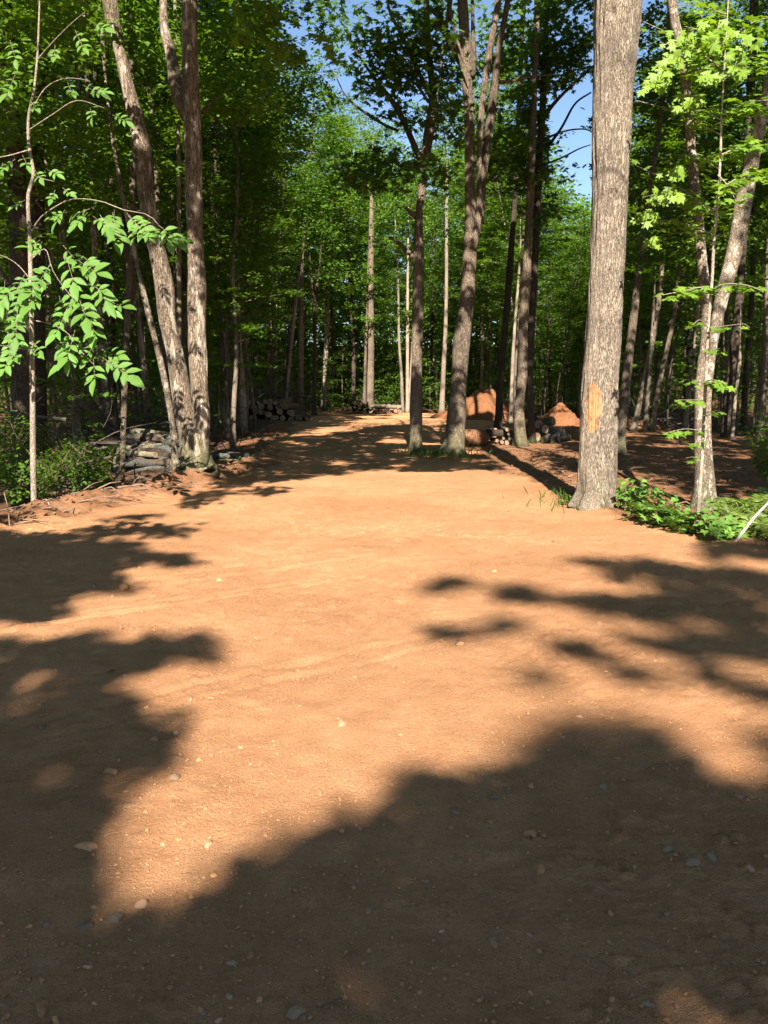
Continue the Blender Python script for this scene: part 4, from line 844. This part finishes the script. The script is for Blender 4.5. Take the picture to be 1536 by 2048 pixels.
def grow_saplings():
    g = np.random.default_rng(33); PR = [sap_proto(200+i, h, l, ln) for i, (h, l, ln) in enumerate([(3.2, .10, .1), (4.5, .11, .0), (6.0, .11, .12), (2.2, .10, .05), (7.0, .12, -.05)])]
    n = 0; tries = 0
    while n < 285 and tries < 20000:
        tries += 1; u = g.uniform()
        if u < .4: y = g.uniform(12, 46); x = xl(y) - 1.3 - g.exponential(4)
        elif u < .58: y = g.uniform(14, 44); x = xc(y) + .3 + g.exponential(4)
        else: y = g.uniform(46.5, 70); x = g.uniform(-.52, .52)*y
        if abs(x) > .58*y + 1 or (xl(y) - 1.2 < x < xc(y) + .2 and y < 47): continue
        if -8.5 < x < -4 and 30 < y < 40: continue
        if x < 0 and y < 19 and x > xl(y) - 3: continue
        sm, fm, H = PR[int(g.integers(0, 5))]; s = g.uniform(.8, 1.25); lim = max_h(x, y, .8)
        if H*s > lim: s = lim/H
        if s < .4: continue
        root = thing('forest_sapling', (x, y, zgs(x, y)), '', 'sapling'); root.scale = (s, s, s); root.rotation_euler = (0, 0, g.uniform(0, 6.28)); link('stem', sm, root); link('foliage', fm, root)
        px, _ = proj(np.array([x, y, 1.0])); w = where(px); hh = 'knee-high' if H*s < 1.2 else 'short' if H*s < 3 else 'leafy' if H*s < 5 else 'tall leafy'
        row = 'at the edge of the wood' if y < 26 else 'among the trunks' if y < 47 else 'deep in the wood'
        root['label'] = '%s sapling %s %s' % (hh, row, w); root['group'] = 'understorey saplings ' + w; n += 1
grow_saplings()
def far_wood():
    g = np.random.default_rng(44); mb = MB()
    n = 13000; Y = g.uniform(66, 92, n); px = g.uniform(-250, 1790, n); sy = np.interp(px, SKYLINE_X, SKYLINE_Y)
    top = np.array([at(a, max(b, 60), c)[2] for a, b, c in zip(px, sy, Y)]); top = np.minimum(top, 21); z = np.where(g.uniform(0, 1, n) < .4, g.uniform(0, 9, n), g.uniform(0, 1, n)*top); z = np.minimum(z, top)
    C = np.array([[(a-768)/FPX*c*1.01, c, zz] for a, c, zz in zip(px, Y, z)]); C[:, 2] = np.minimum(C[:, 2] + zg(C[:, 0], C[:, 1]), np.maximum(top, 3))
    P = clump_pts(C, 16, 1.1, .5, g); leaves(mb, P, .42*g.uniform(.7, 1.2, len(P)), 'simple', .6, rng=g)
    o = link('distant_forest', mb.mesh('distant_forest', M['leaf_forest'], False, tint=True)); tag(o, 'mass of far foliage closing off the wood', 'forest', kind='stuff')
far_wood()
def undergrowth():
    g = np.random.default_rng(61); mb = MB(); n = 5200; y = 46.5 + g.exponential(9, n); x = g.uniform(-.54, .54, n)*y
    m = noise(x*.35, y*.35, 7.) > -.25; x, y = x[m], y[m]; z = zg(x, y) + np.abs(g.normal(0, 1.5, len(x))); C = np.stack([x, y, z], 1)
    nl = 900; yl = g.uniform(17, 46, nl); xs_ = np.where(g.uniform(0, 1, nl) < .7, xl(yl) - 2.2 - g.exponential(5, nl), xc(yl) + .8 + g.exponential(4, nl)); C2 = np.stack([xs_, yl, zg(xs_, yl) + np.abs(g.normal(0, 1.3, nl)) + .2], 1)
    P = clump_pts(np.concatenate([C, C2]), 13, .42, .12, g); leaves(mb, P, .13*g.uniform(.7, 1.2, len(P)), 'wide', .45, rng=g)
    tag(link('undergrowth', mb.mesh('undergrowth', M['leaf_forest'], False, tint=True)), 'leafy undergrowth filling the wood between the trunks', 'undergrowth', kind='stuff')
undergrowth()

# ------------------------------------------------------------------ logs
def log_mesh(seed, L, r):
    g = np.random.default_rng(seed); mb = MB(); t = np.linspace(-L/2, L/2, 14); P = np.stack([.03*np.sin(t*2+seed), t, .02*np.cos(t*3+seed)], 1)
    tube(mb, P, r*(1+.06*np.sin(t*3+seed)), 16, .006, seed, cap=False); ends = []
    for s in (0, -1):
        e = MB(); th = np.linspace(0, 2*np.pi, 17)[:-1]; rr = r*.985*(1+.06*math.sin(t[s]*3+seed)); c = P[s] + np.array([0, (-.002 if s == 0 else .002), 0])
        V = np.vstack([c + [0, 0, 0], np.stack([c[0]+rr*np.cos(th), np.full(16, c[1]), c[2]+rr*np.sin(th)], 1)]); F = [(0, 1+i, 1+(i+1) % 16) if s else (0, 1+(i+1) % 16, 1+i) for i in range(16)]
        e.add(V, F); ends.append(e.mesh('cut_end', M['wood_end']))
    return mb.mesh('log_bark', M['bark_grey'], True), ends
LOGS = [log_mesh(300+i, 1.0, .1) for i in range(5)]
def place_log(loc, L, r, yaw, pitch, barkm, label, group):
    k = random.randrange(5); root = thing('log', loc, label, 'log', group); root.rotation_euler = (pitch, random.uniform(-3.1, 3.1), yaw); root.scale = (r/.1, L, r/.1)
    b = link('bark', LOGS[k][0], root)
    b.material_slots[0].link = 'OBJECT'; b.material_slots[0].material = M[barkm]
    for e in LOGS[k][1]: link('cut_end', e, root)
def pile_logs():
    # far pile with round ends to the viewer
    g = random.Random(5); Y = 36.0
    def stack(pxs, base_py, Yc, rows, r, L, yaw, barkm, labels, group, jit=.3):
        x0, x1 = at(pxs[0], base_py, Yc)[0], at(pxs[1], base_py, Yc)[0]; zb = zgs((x0+x1)/2, Yc)
        for row in range(rows):
            xa, xb = x0 + row*r*1.1, x1 - row*r*1.4
            n = max(1, int((xb-xa)/(2*r)))
            for i in range(n):
                rr = r*g.uniform(.55, 1.18); x = xa + (i+.5)*(xb-xa)/n + g.uniform(-.02, .02)
                place_log((x, Yc + g.uniform(-jit, jit), zb + r + row*r*1.72 + g.uniform(-.03, .03)), L*g.uniform(.85, 1.15), rr, yaw + g.uniform(-.12, .12), g.uniform(-.03, .03), barkm, labels[min(row, len(labels)-1)], group)
    stack((478, 605), 850, 36, 4, .135, 2.4, 0, 'bark_log', ['round-ended log in the bottom row of the far shaded pile', 'round-ended log in the second row of the far shaded pile', 'round-ended log in the third row of the far shaded pile', 'round-ended log on top of the far shaded pile'], 'logs of the far shaded pile', .15)
    stack((440, 482), 845, 36.5, 2, .10, 2.0, .1, 'bark_dark', ['thin log at the dark end of the far shaded pile', 'thin upper log at the dark end of the far shaded pile'], 'logs of the far shaded pile')
    stack((585, 622), 852, 35.2, 1, .09, 1.6, .2, 'bark_log', ['thin log rolled out from the end of the far shaded pile'], 'logs of the far shaded pile')
    place_log(at(488, 806, 36.2)+[0, 0, .0], 2.0, .13, 1.5, .05, 'log_grey', 'grey log lying crosswise on top of the far shaded pile', None)
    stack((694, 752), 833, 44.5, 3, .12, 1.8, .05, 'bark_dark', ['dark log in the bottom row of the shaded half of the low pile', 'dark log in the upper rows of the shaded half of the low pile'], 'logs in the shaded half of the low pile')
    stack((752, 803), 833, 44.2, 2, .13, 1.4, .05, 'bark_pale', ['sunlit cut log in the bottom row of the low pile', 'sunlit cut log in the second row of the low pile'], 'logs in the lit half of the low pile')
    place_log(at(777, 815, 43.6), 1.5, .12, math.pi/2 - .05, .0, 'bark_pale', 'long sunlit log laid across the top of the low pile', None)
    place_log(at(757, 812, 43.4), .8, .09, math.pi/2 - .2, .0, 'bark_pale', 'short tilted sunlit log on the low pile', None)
    # split firewood behind the crooked trunk
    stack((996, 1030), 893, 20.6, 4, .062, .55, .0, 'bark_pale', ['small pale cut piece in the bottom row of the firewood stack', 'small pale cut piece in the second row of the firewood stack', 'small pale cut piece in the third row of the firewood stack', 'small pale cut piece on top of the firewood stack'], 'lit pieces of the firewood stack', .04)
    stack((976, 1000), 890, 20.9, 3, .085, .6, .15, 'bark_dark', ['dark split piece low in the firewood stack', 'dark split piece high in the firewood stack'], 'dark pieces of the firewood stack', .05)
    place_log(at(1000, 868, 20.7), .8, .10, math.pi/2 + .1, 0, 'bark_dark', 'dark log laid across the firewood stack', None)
    # grey bolts slumped behind the crooked trunk
    for i, (px, py, L, r, yaw, pit) in enumerate([(1070, 858, .9, .12, .5, .1), (1082, 850, .8, .12, .9, -.25), (1078, 868, 1.0, .12, .8, -.2), (1090, 866, .9, .11, 1.1, -.25), (1098, 872, .9, .10, 1.2, -.2), (1086, 880, 1.0, .11, .9, -.1), (1072, 880, .9, .12, .3, 0), (1100, 882, 1.0, .10, 1.2, -.05), (1066, 870, .8, .12, .1, 0), (1112, 880, .8, .08, 1.3, -.1), (1074, 846, .7, .12, .2, .2)]):
        P = at(px, py, 21.6); P[2] = max(P[2], .1); place_log(P, L, r, yaw, pit, 'log_grey', 'bluish grey log in the slumped heap behind the crooked trunk', 'logs of the slumped grey heap')
    place_log(at(948, 876, 19.8) + [0, 0, -.02], .62, .21, math.pi/2 + .35, .15, 'bark_red', 'thick short reddish log lying alone by the three-stemmed trunk', None)
    # grey logs by the twin trunk, lying along the lane edge
    for q in range(34):
        f = q/33; py = 940 - 74*f + g.uniform(-4, 4); px = g.uniform(258, 356) + 12*f; L = g.uniform(.9, 2.1)*(1 - .25*f); Yc = 15.2 + 1.1*f + g.uniform(-.2, .2)
        place_log(at(px, py, Yc), L, g.uniform(.045, .082), math.pi/2 + g.uniform(-.7, .55), g.uniform(-.2, .12), g.choice(['log_grey', 'log_grey', 'bark_log', 'bark_dark', 'bark_spotted']), ['thin log at the bottom of the pile beside the twin-stemmed trunk', 'thin log in the middle of the pile beside the twin-stemmed trunk', 'thin log near the top of the pile beside the twin-stemmed trunk'][min(2, int(f*3))], 'logs of the pile beside the twin trunk')
    for px, py, L in [(432, 925, 1.0), (440, 912, 1.2), (436, 934, .8)]:
        place_log(at(px, py, 15.8), L, .06, math.pi/2 + .1, 0, 'log_grey', 'grey log end poking out past the twin-stemmed trunk into the lane side', 'logs poking out past the twin trunk')
pile_logs()

# ------------------------------------------------------------------ mounds of dirt
def mound(px, Y, w, d, h, seed, label, name='dirt_mound', skew=.0):
    x = at(px, 830, Y)[0]; z0 = zgs(x, Y) - .06; n = 90
    gx, gy = np.meshgrid(np.linspace(-1.1, 1.1, n), np.linspace(-1.1, 1.1, n)); a = np.arctan2(gy, gx); rr = np.hypot(gx, gy)/(1 + .14*noise(np.cos(a)*1.6+seed, np.sin(a)*1.6, seed))
    hz = np.clip(1 - rr, 0, 1); z = h*(1.12*hz - .12*hz**2*0) ; z = h*(.4*np.sin(hz*np.pi/2)**1.3 + .6*hz)*1.05
    z = z + (hz > 0)*(.09*fbm(gx*2.6+seed, gy*2.6, seed, 4) + .08*np.abs(fbm(gx*8, gy*8, seed, 3)))*np.clip(hz*3, 0, 1)*h - .06*(hz <= 0)
    X = x + gx*w/2 + skew*z; V = np.stack([X, Y + gy*d/2, z0 + z], -1).reshape(-1, 3); i = np.arange(n-1)[:, None]*n; j = np.arange(n-1)[None]
    F = np.stack([i+j, i+j+1, i+n+j+1, i+n+j], -1).reshape(-1, 4); F = F[(rr.ravel()[F] < 1.12).all(1)]; idx = np.unique(F); rm = np.zeros(len(V), np.int64); rm[idx] = np.arange(len(idx))
    mb = MB(); mb.add(V[idx], rm[F]); o = link(name, mb.mesh(name, M['mound'], True, (x, Y, z0)), loc=(x, Y, z0)); tag(o, label, 'dirt pile')
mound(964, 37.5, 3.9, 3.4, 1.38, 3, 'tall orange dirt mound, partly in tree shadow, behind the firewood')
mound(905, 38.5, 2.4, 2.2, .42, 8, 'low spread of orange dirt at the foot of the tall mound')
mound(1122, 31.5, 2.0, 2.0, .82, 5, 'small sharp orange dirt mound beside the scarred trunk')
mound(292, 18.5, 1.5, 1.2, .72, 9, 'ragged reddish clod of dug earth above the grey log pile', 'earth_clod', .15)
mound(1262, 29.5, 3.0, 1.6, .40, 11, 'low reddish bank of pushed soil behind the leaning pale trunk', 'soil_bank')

# ------------------------------------------------------------------ dead brush
def brush(name, px, py, Y, n, sx, sz, label, L=1.4):
    g = np.random.default_rng(int(px)); mb = MB(); c = at(px, py, Y); c[2] = zgs(c[0], Y)
    for k in range(n):
        p = c + np.array([g.normal(0, sx), g.normal(0, sx*.6), abs(g.normal(0, sz))]); a = g.uniform(0, 6.28); d = np.array([math.cos(a), math.sin(a)*.6, g.normal(.15, .4)])*L*g.uniform(.4, 1.2)
        S = spline(np.array([p, p + d*.5 + g.normal(0, .08, 3), p + d]), 6); S[:, 2] = np.maximum(S[:, 2], c[2]+.02); tube(mb, S, np.linspace(.018, .004, 6)*g.uniform(.5, 1.5), 4, cap=False)
    o = link(name, mb.mesh(name, M['brush'], False, c), loc=c); tag(o, label, 'brush', kind='stuff')
brush('brush_heap', 545, 840, 38.5, 260, 1.3, .75, 'tangled dead branches heaped over the round-ended log pile', 2.0)
brush('brush_heap', 300, 890, 17.6, 190, .9, .6, 'dark tangle of dead branches behind the grey log pile')
brush('brush_heap', 110, 960, 12.5, 130, .8, .35, 'dead sticks lying under the shrubs behind the pale sapling', 1.1)
brush('brush_heap', 742, 832, 45.5, 60, .5, .35, 'dead twigs on top of the low log pile')
brush('brush_heap', 1340, 868, 29, 90, 1.2, .3, 'dead sticks scattered over the bank beyond the clearing')

# ------------------------------------------------------------------ low plants
def shrub_proto(seed, H, n, leaf, spread, kind='wide'):
    g = np.random.default_rng(seed); mb, lf = MB(), MB()
    for k in range(n):
        a = g.uniform(0, 6.28); L = H*g.uniform(.6, 1.1); e = np.array([math.cos(a)*spread*g.uniform(.3, 1), math.sin(a)*spread*g.uniform(.3, 1), L])
        S = spline(np.array([[0, 0, -.03], e*[.35, .35, .6], e]), 8); tube(mb, S, np.linspace(.004, .0015, 8), 4, cap=False)
        q = 24 if H > .6 else 9; B = S[g.integers(2, 8, q)] + g.normal(0, .055, (q, 3)); off = g.normal(0, 1, (q, 2)); A = np.stack([off[:, 0], off[:, 1], np.full(q, -.25)], 1)
        leaves(lf, B, leaf*g.uniform(.6, 1.2, q), kind, .35, A=A, N=np.stack([g.normal(0, .35, q), g.normal(-.3, .3, q), np.ones(q)], 1), rng=g)
    return mb.mesh('shrub_stems', M['twig'], True), lf
def fern_proto(seed, n, L):
    g = np.random.default_rng(seed); lf = MB(); mb = MB()
    for k in range(n):
        a = g.uniform(0, 6.28); l = L*g.uniform(.7, 1.1); t = np.linspace(0, 1, 26); rad = l*t*.85; z = l*(1.35*t - .85*t*t)
        S = np.stack([np.cos(a)*rad, np.sin(a)*rad, z], 1); tube(mb, S[::5], np.linspace(.003, .0012, 6), 3, cap=False)
        d = np.gradient(S, axis=0); d /= np.linalg.norm(d, axis=1)[:, None]; sd = np.cross(d, [0, 0, 1.]); sd /= np.linalg.norm(sd, axis=1)[:, None]; N = np.cross(sd, d)
        for s in (-1, 1):
            i = np.arange(2, 26); w = l*.26*np.sin(np.pi*(.12+.86*t[i]))**.8
            leaves(lf, S[i], w, 'frond', N=N[i] + g.normal(0, .25, (24, 3)), A=sd[i]*s + d[i]*.35, rng=g)
    return mb.mesh('fern_ribs', M['leaf_fern'], True), lf.mesh('fern_fronds', M['leaf_fern'], False, tint=True)
SH = [shrub_proto(400+i, h, n, l, s, k) for i, (h, n, l, s, k) in enumerate([(.38, 9, .095, .24, 'wide'), (.28, 7, .11, .2, 'maple'), (.75, 16, .075, .42, 'wide'), (1.1, 22, .075, .55, 'wide')])]
SHm = [(s, lf.mesh('shrub_leaves', M['leaf_bright'], False, tint=True), lf.mesh('shrub_leaves', M['leaf_forest'], False, tint=True)) for s, lf in SH]
FE = [fern_proto(420+i, n, l) for i, (n, l) in enumerate([(7, .5), (6, .38), (8, .6)])]
def plant(name, k, px, py, s, bright, label, group, Y=None):
    x, y = ground_px(px, py) if Y is None else (at(px, py, Y)[0], Y)
    root = thing(name, (x, y, zgs(x, y)), label, 'plant', group); root.rotation_euler = (0, 0, random.uniform(0, 6.28)); root.scale = (s, s, s)
    if name == 'fern': link('ribs', FE[k][0], root); link('fronds', FE[k][1], root)
    else: link('stems', SHm[k][0], root); link('leaves', SHm[k][1 if bright else 2], root)
for px, py, k, s in [(1238, 1018, 0, .9), (1262, 1028, 0, 1.0), (1288, 1022, 0, 1.15), (1320, 1034, 0, 1.1), (1300, 1052, 1, 1.0), (1335, 1060, 1, 1.0), (1275, 1042, 1, .8), (1352, 1046, 0, .8), (1390, 1070, 1, 1.0), (1415, 1082, 0, .9), (1445, 1088, 1, .9), (1128, 1010, 0, .45), (1365, 1070, 1, .8)]:
    plant('seedling', k, px, py, s, True, 'broad-leaved green seedling at the foot of the scarred trunk' if px < 1345 and px > 1200 else 'tiny green sprout on the far flank of the scarred trunk' if px < 1200 else 'green seedling on the bank below the forked tree', 'seedlings on the sunny bank')
for px, py, k, s in [(1470, 1030, 0, 1.0), (1500, 1020, 2, .9), (1530, 1035, 0, 1.0), (1455, 1012, 1, 1.0), (1485, 1058, 1, 1.1), (1520, 1065, 0, 1.0), (1440, 1040, 1, .7), (1470, 1080, 1, .9), (1505, 1085, 0, .8), (1540, 1080, 2, .8), (1545, 1008, 2, 1.0), (1475, 1000, 1, .8), (1560, 1050, 0, 1.1), (1418, 1066, 1, .7)]:
    plant('fern', k, px, py, s, True, 'yellow-green fern on the sunlit bank by the forked tree' if py < 1045 else 'yellow-green fern low on the bank near the leaning stick', 'ferns on the sunny bank')
for px, py, k, s, Y in [(15, 960, 3, 1.0, 11.5), (60, 950, 3, .9, 12.5), (110, 940, 3, .9, 12.8), (150, 960, 2, 1.1, 12.2), (200, 970, 2, .9, 12.6), (-20, 980, 3, 1.1, 10.8), (30, 990, 2, 1.0, 10.6), (110, 985, 2, .9, 11.4), (160, 985, 2, .8, 11.6), (190, 990, 0, 1.2, 11.6), (85, 1000, 2, .7, 10.9), (215, 965, 2, .8, 13.2), (1530, 940, 3, .9, 12.5), (1520, 930, 3, .9, 13.5), (1560, 960, 3, 1.1, 11.8)]:
    plant('shrub', k, px, py, s, False, ('leafy green shrub in shade at the foot of the pale sapling' if py < 975 else 'low leafy shrub on the litter by the pale sapling') if px < 700 else 'green shrub on the shaded slope past the forked tree', 'shrubs by the pale sapling' if px < 700 else 'shrubs past the forked tree', Y)
for px, py, k, s, Y in [(180, 985, 1, .9, 11.8), (205, 975, 0, .7, 12.4), (450, 935, 1, .7, 15.5), (470, 938, 1, .6, 15.2), (415, 942, 1, .5, 14.6), (350, 962, 1, .5, 13.0)]:
    plant('fern', k, px, py, s, False, 'small fern in the shade near the pale sapling' if px < 300 else 'small fern beside the twin-stemmed trunk', 'ferns in the shade', Y)
def tufts():
    g = np.random.default_rng(9); mb = MB(); 
    P = []
    for cx, cy, n in [(860, 912, 130), (880, 915, 90), (835, 910, 50), (940, 893, 60), (1068, 886, 80), (925, 918, 60), (1130, 1008, 40)]:
        x, y = ground_px(cx, cy); q = np.stack([x + g.normal(0, .28, n), y + g.normal(0, .4, n), np.zeros(n)], 1); q[:, 2] = zg(q[:, 0], q[:, 1]); P.append(q)
    P = np.concatenate(P); n = len(P); A = np.stack([g.normal(0, .4, n), g.normal(0, .4, n), np.ones(n)], 1); leaves(mb, P, g.uniform(.08, .2, n), 'blade', A=A, N=np.stack([g.normal(0, 1, n), g.normal(-1, .5, n), g.normal(0, .1, n)], 1), rng=g)
    V = mb
    o = link('grass', mb.mesh('grass', M['leaf_deep'], False, tint=True)); tag(o, 'short grass growing at the feet of the trunks', 'grass', kind='stuff')
tufts()

# ------------------------------------------------------------------ litter, sticks, stones
def litter():
    g = np.random.default_rng(12); mb = MB(); tw = MB()
    n = 26000; y = 8 + g.exponential(9, n); x = g.uniform(-.62, .62, n)*y; w = sand_w(x, y); m = (w < .72) & (y < 40) & (g.uniform(0, 1, n) < np.where(w < .2, .55, .35)); x, y = x[m], y[m]
    P = np.stack([x, y, zg(x, y, True) + .008], 1); leaves(mb, P, g.uniform(.04, .10, len(P)), 'simple', .4, rng=g)
    o = link('leaf_litter', mb.mesh('leaf_litter', M['litter'], False, tint=True)); tag(o, 'brown dead leaves strewn over the forest floor', 'leaf litter', kind='stuff')
    for k in range(420):
        yy = 8.6 + g.exponential(5); side = g.uniform() < .7; xx = xl(yy) - g.uniform(-.1, 1.6) if side else xr(yy) + g.uniform(.2, 4)
        a = g.uniform(-.5, .5) + (0 if g.uniform() < .8 else 1.4); L = g.uniform(.12, .6); z = zgs(xx, yy) + .015; d = np.array([math.cos(a), math.sin(a), g.normal(0, .12)])*L
        S = np.array([[xx, yy, z], [xx+d[0]*.5, yy+d[1]*.5, z+abs(d[2])*.5+.01], [xx+d[0], yy+d[1], z+d[2]*.6+.005]]); tube(tw, S, np.array([.007, .006, .003])*g.uniform(.6, 1.6), 4, cap=False)
    o = link('twig_litter', tw.mesh('twig_litter', M['twig'], False)); tag(o, 'dry twigs scattered along the edges of the lane', 'twig litter', kind='stuff')
litter()
def stick(a, b, Ya, Yb, r, m, label):
    P, Q = at(*a, Ya), at(*b, Yb); P[2] = zgs(P[0], P[1]) if label.find('leaning') < 0 else zgs(P[0], P[1]) - .02
    S = spline(np.array([P, (P+Q)/2 + [0.01, 0, .04], Q]), 12); mb = MB(); tube(mb, S, np.linspace(r, r*.6, 12), 8, .001); o = link('stick', mb.mesh('stick', M[m], True, P), loc=P); tag(o, label, 'stick')
stick((1466, 1100), (1542, 1000), 7.45, 7.7, .018, 'bark_sapling', 'pale leaning stick rising out of the ferns at the lane edge')
stick((20, 1058), (8, 985), 8.7, 8.9, .008, 'twig', 'thin pale leaning shoot near the foot of the pale sapling')
stick((1335, 1040), (1290, 1015), 9.0, 9.4, .010, 'twig', 'grey fallen branch lying among the seedlings')
stick((1390, 1045), (1345, 1020), 9.0, 9.3, .012, 'twig', 'grey fallen branch between the seedlings and the maple sapling')
stick((100, 1020), (85, 1000), 9.7, 9.9, .008, 'twig_pale', 'short dry stick against the foot of the pale sapling')
stick((440, 975), (455, 958), 12.6, 12.9, .010, 'twig_pale', 'short pale stick stuck by the foot of the twin trunk')
def stone_proto(seed):
    g = np.random.default_rng(seed); import bmesh
    bm = bmesh.new(); bmesh.ops.create_icosphere(bm, subdivisions=2, radius=1.0); V = np.array([v.co[:] for v in bm.verts]); F = np.array([[v.index for v in f.verts] for f in bm.faces]); bm.free()
    V = V*(1 + .34*noise(V[:, 0]*1.5+seed, V[:, 1]*1.5, V[:, 2]*1.5) + .20*noise(V[:, 0]*3.4, V[:, 1]*3.4+seed, V[:, 2]*3.4))[:, None]*np.array([1, .78, .6]); return V, F
SP = [stone_proto(500+i) for i in range(6)]
def stones():
    g = np.random.default_rng(17); me = {}
    for i, (V, F) in enumerate(SP):
        for k in ('stone_grey', 'stone_tan', 'stone_red'):
            mb = MB(); mb.add(V, F); me[i, k] = mb.mesh('stone', M[k], i % 2 == 0)
    big_ones = [(914, 1614, .030, 'stone_tan'), (1205, 1566, .026, 'stone_grey'), (1334, 1696, .026, 'stone_grey'), (1386, 1724, .024, 'stone_grey'), (1424, 1708, .024, 'stone_grey'), (1062, 1660, .030, 'stone_red'), (348, 1550, .028, 'stone_grey'), (416, 1686, .022, 'stone_tan'), (280, 1806, .026, 'stone_tan'), (225, 1840, .026, 'stone_grey'), (404, 2028, .020, 'stone_grey'), (738, 1818, .018, 'stone_grey'), (592, 2022, .022, 'stone_grey'),
                (172, 1690, .04, 'stone_red'), (640, 1574, .022, 'stone_tan'), (684, 1440, .026, 'stone_tan'), (84, 1454, .026, 'stone_grey'), (310, 1476, .028, 'stone_red'), (354, 1460, .020, 'stone_tan'), (464, 1926, .018, 'stone_grey'), (990, 1588, .024, 'stone_grey'), (1476, 1594, .022, 'stone_grey'), (1160, 1428, .022, 'stone_tan'), (1296, 2006, .018, 'stone_grey'), (218, 1536, .034, 'stone_red'), (440, 1160, .03, 'stone_tan'), (190, 1178, .035, 'stone_tan'), (250, 1180, .05, 'stone_red'), (92, 1248, .035, 'stone_tan'), (920, 1282, .03, 'stone_red'), (1018, 1570, .018, 'stone_tan'), (1500, 1738, .018, 'stone_tan')]
    tone = {'stone_grey': 'grey stone', 'stone_tan': 'tan pebble', 'stone_red': 'reddish clod'}
    def zone(px, py):
        a = 'in the deep shade close to the viewer' if (py > 1700 or (px > 700 and py > 1600)) else 'in the shade by the lane edge' if px < 330 and py > 1290 else 'on the sunlit middle of the lane'
        if py < 1290: a = 'on the farther part of the dirt lane'
        return a
    items = list(big_ones)
    while len(items) < 240:
        py = 1130 + 918*g.uniform()**.8; px = g.uniform(-20, 1556); _, y = ground_px(px, py); s = float(np.clip(g.lognormal(-4.95, .45), .004, .02))*(1 + .08*y); k = g.choice(['stone_grey', 'stone_tan', 'stone_red'], p=[.16, .24, .6]); items.append((px, py, s, k))
    for px, py, s, k in items:
        x, y = ground_px(px, py); z = float(zg(np.array([x]), np.array([y]), True)[0]); o = link('pebble', me[int(g.integers(0, 6)), k], loc=(x, y, z + s*g.uniform(-.38, .05)))
        o.scale = (s*g.uniform(.85, 1.3), s*g.uniform(.8, 1.1), s); o.rotation_euler = (g.normal(0, .25), g.normal(0, .25), g.uniform(0, 6.28))
        tag(o, '%s %s half sunk in the dirt %s' % ('large' if s > .028 else 'medium' if s > .014 else 'small', tone[k], zone(px, py)), 'stone', 'stones on the dirt lane')
    V, F = SP[0]; V2, F2 = [], []; mb = MB()
    oc = np.array([(1, 0, 0), (-1, 0, 0), (0, .8, 0), (0, -.8, 0), (0, 0, .7), (0, 0, -.6)], float); of = np.array([(0, 2, 4), (2, 1, 4), (1, 3, 4), (3, 0, 4), (2, 0, 5), (1, 2, 5), (3, 1, 5), (0, 3, 5)])
    n = 20000; y = 1.3 + g.uniform(0, 1, n)**1.6*9; x = g.uniform(-.62, .62, n)*(y+.4); keep = sand_w(x, y) > .6; dens = noise(x*1.4, y*1.4, 31.) > -.2; x, y = x[keep & dens], y[keep & dens]; n = len(x)
    s = np.clip(g.lognormal(-5.75, .5, n), .0015, .011)*(1+.05*y); z = zg(x, y, True); a = g.uniform(0, 6.28, n); ca, sa = np.cos(a), np.sin(a); O = oc[None]*g.uniform(.7, 1.25, (n, 6, 1))
    VV = np.stack([x[:, None] + s[:, None]*(O[..., 0]*ca[:, None]-O[..., 1]*sa[:, None]), y[:, None] + s[:, None]*(O[..., 0]*sa[:, None]+O[..., 1]*ca[:, None]), (z + s*.3)[:, None] + s[:, None]*O[..., 2]], -1)
    mb.add(VV.reshape(-1, 3), (of[None] + (np.arange(n)*6)[:, None, None]).reshape(-1, 3)); o = link('gravel', mb.mesh('gravel', M['stone_red'], False)); tag(o, 'fine grit and crumbs strewn over the dirt lane', 'gravel', kind='stuff')
stones()

def lane_bits():
    g = np.random.default_rng(77)
    for k, (px, py, sz, where_) in enumerate([(918, 1283, .05, 'on the sunlit middle of the lane'), (1062, 1661, .075, 'in the deep shade among the pebbles'), (1452, 1182, .09, 'in the shade streaks by the lane edge'), (1310, 1000, .06, 'on the bank by the seedlings'), (700, 1905, .05, 'low in the deep shade before the viewer'), (1110, 1085, .05, 'on lit dirt before the scarred trunk'), (215, 1350, .05, 'in the shade by the lane edge')]):
        x, y = ground_px(px, py); z = float(zg(np.array([x]), np.array([y]), True)[0]); mb = MB(); leaves(mb, np.array([[0, 0, .008]]), sz, 'wide', .25, rng=g)
        o = link('dead_leaf', mb.mesh('dead_leaf', M['litter'], False, tint=True), loc=(x, y, z)); tag(o, 'curled brown dead leaf lying ' + where_, 'dead leaf')
    for px, py, L, where_ in [(1150, 1770, .14, 'curling over the dark dirt in the deep shade'), (1290, 1535, .12, 'bowed over the edge of the shade'), (640, 2010, .16, 'straight and pale close to the viewer'), (950, 1790, .10, 'bent in the middle of the deep shade'), (370, 1160, .16, 'on sunlit dirt beside the wheel marks')]:
        x, y = ground_px(px, py); z = float(zg(np.array([x]), np.array([y]), True)[0]); a = g.uniform(-.6, .6); t = np.linspace(0, 1, 10); S = np.stack([L*t*math.cos(a), L*t*math.sin(a) + .25*L*np.sin(t*2.6), .006 + .012*np.sin(t*3.1)], 1); mb = MB(); tube(mb, S, np.linspace(.0022, .001, 10), 5)
        o = link('rootlet', mb.mesh('rootlet', M['twig'], True), loc=(x, y, z)); tag(o, 'thin dry rootlet ' + where_, 'rootlet')
lane_bits()
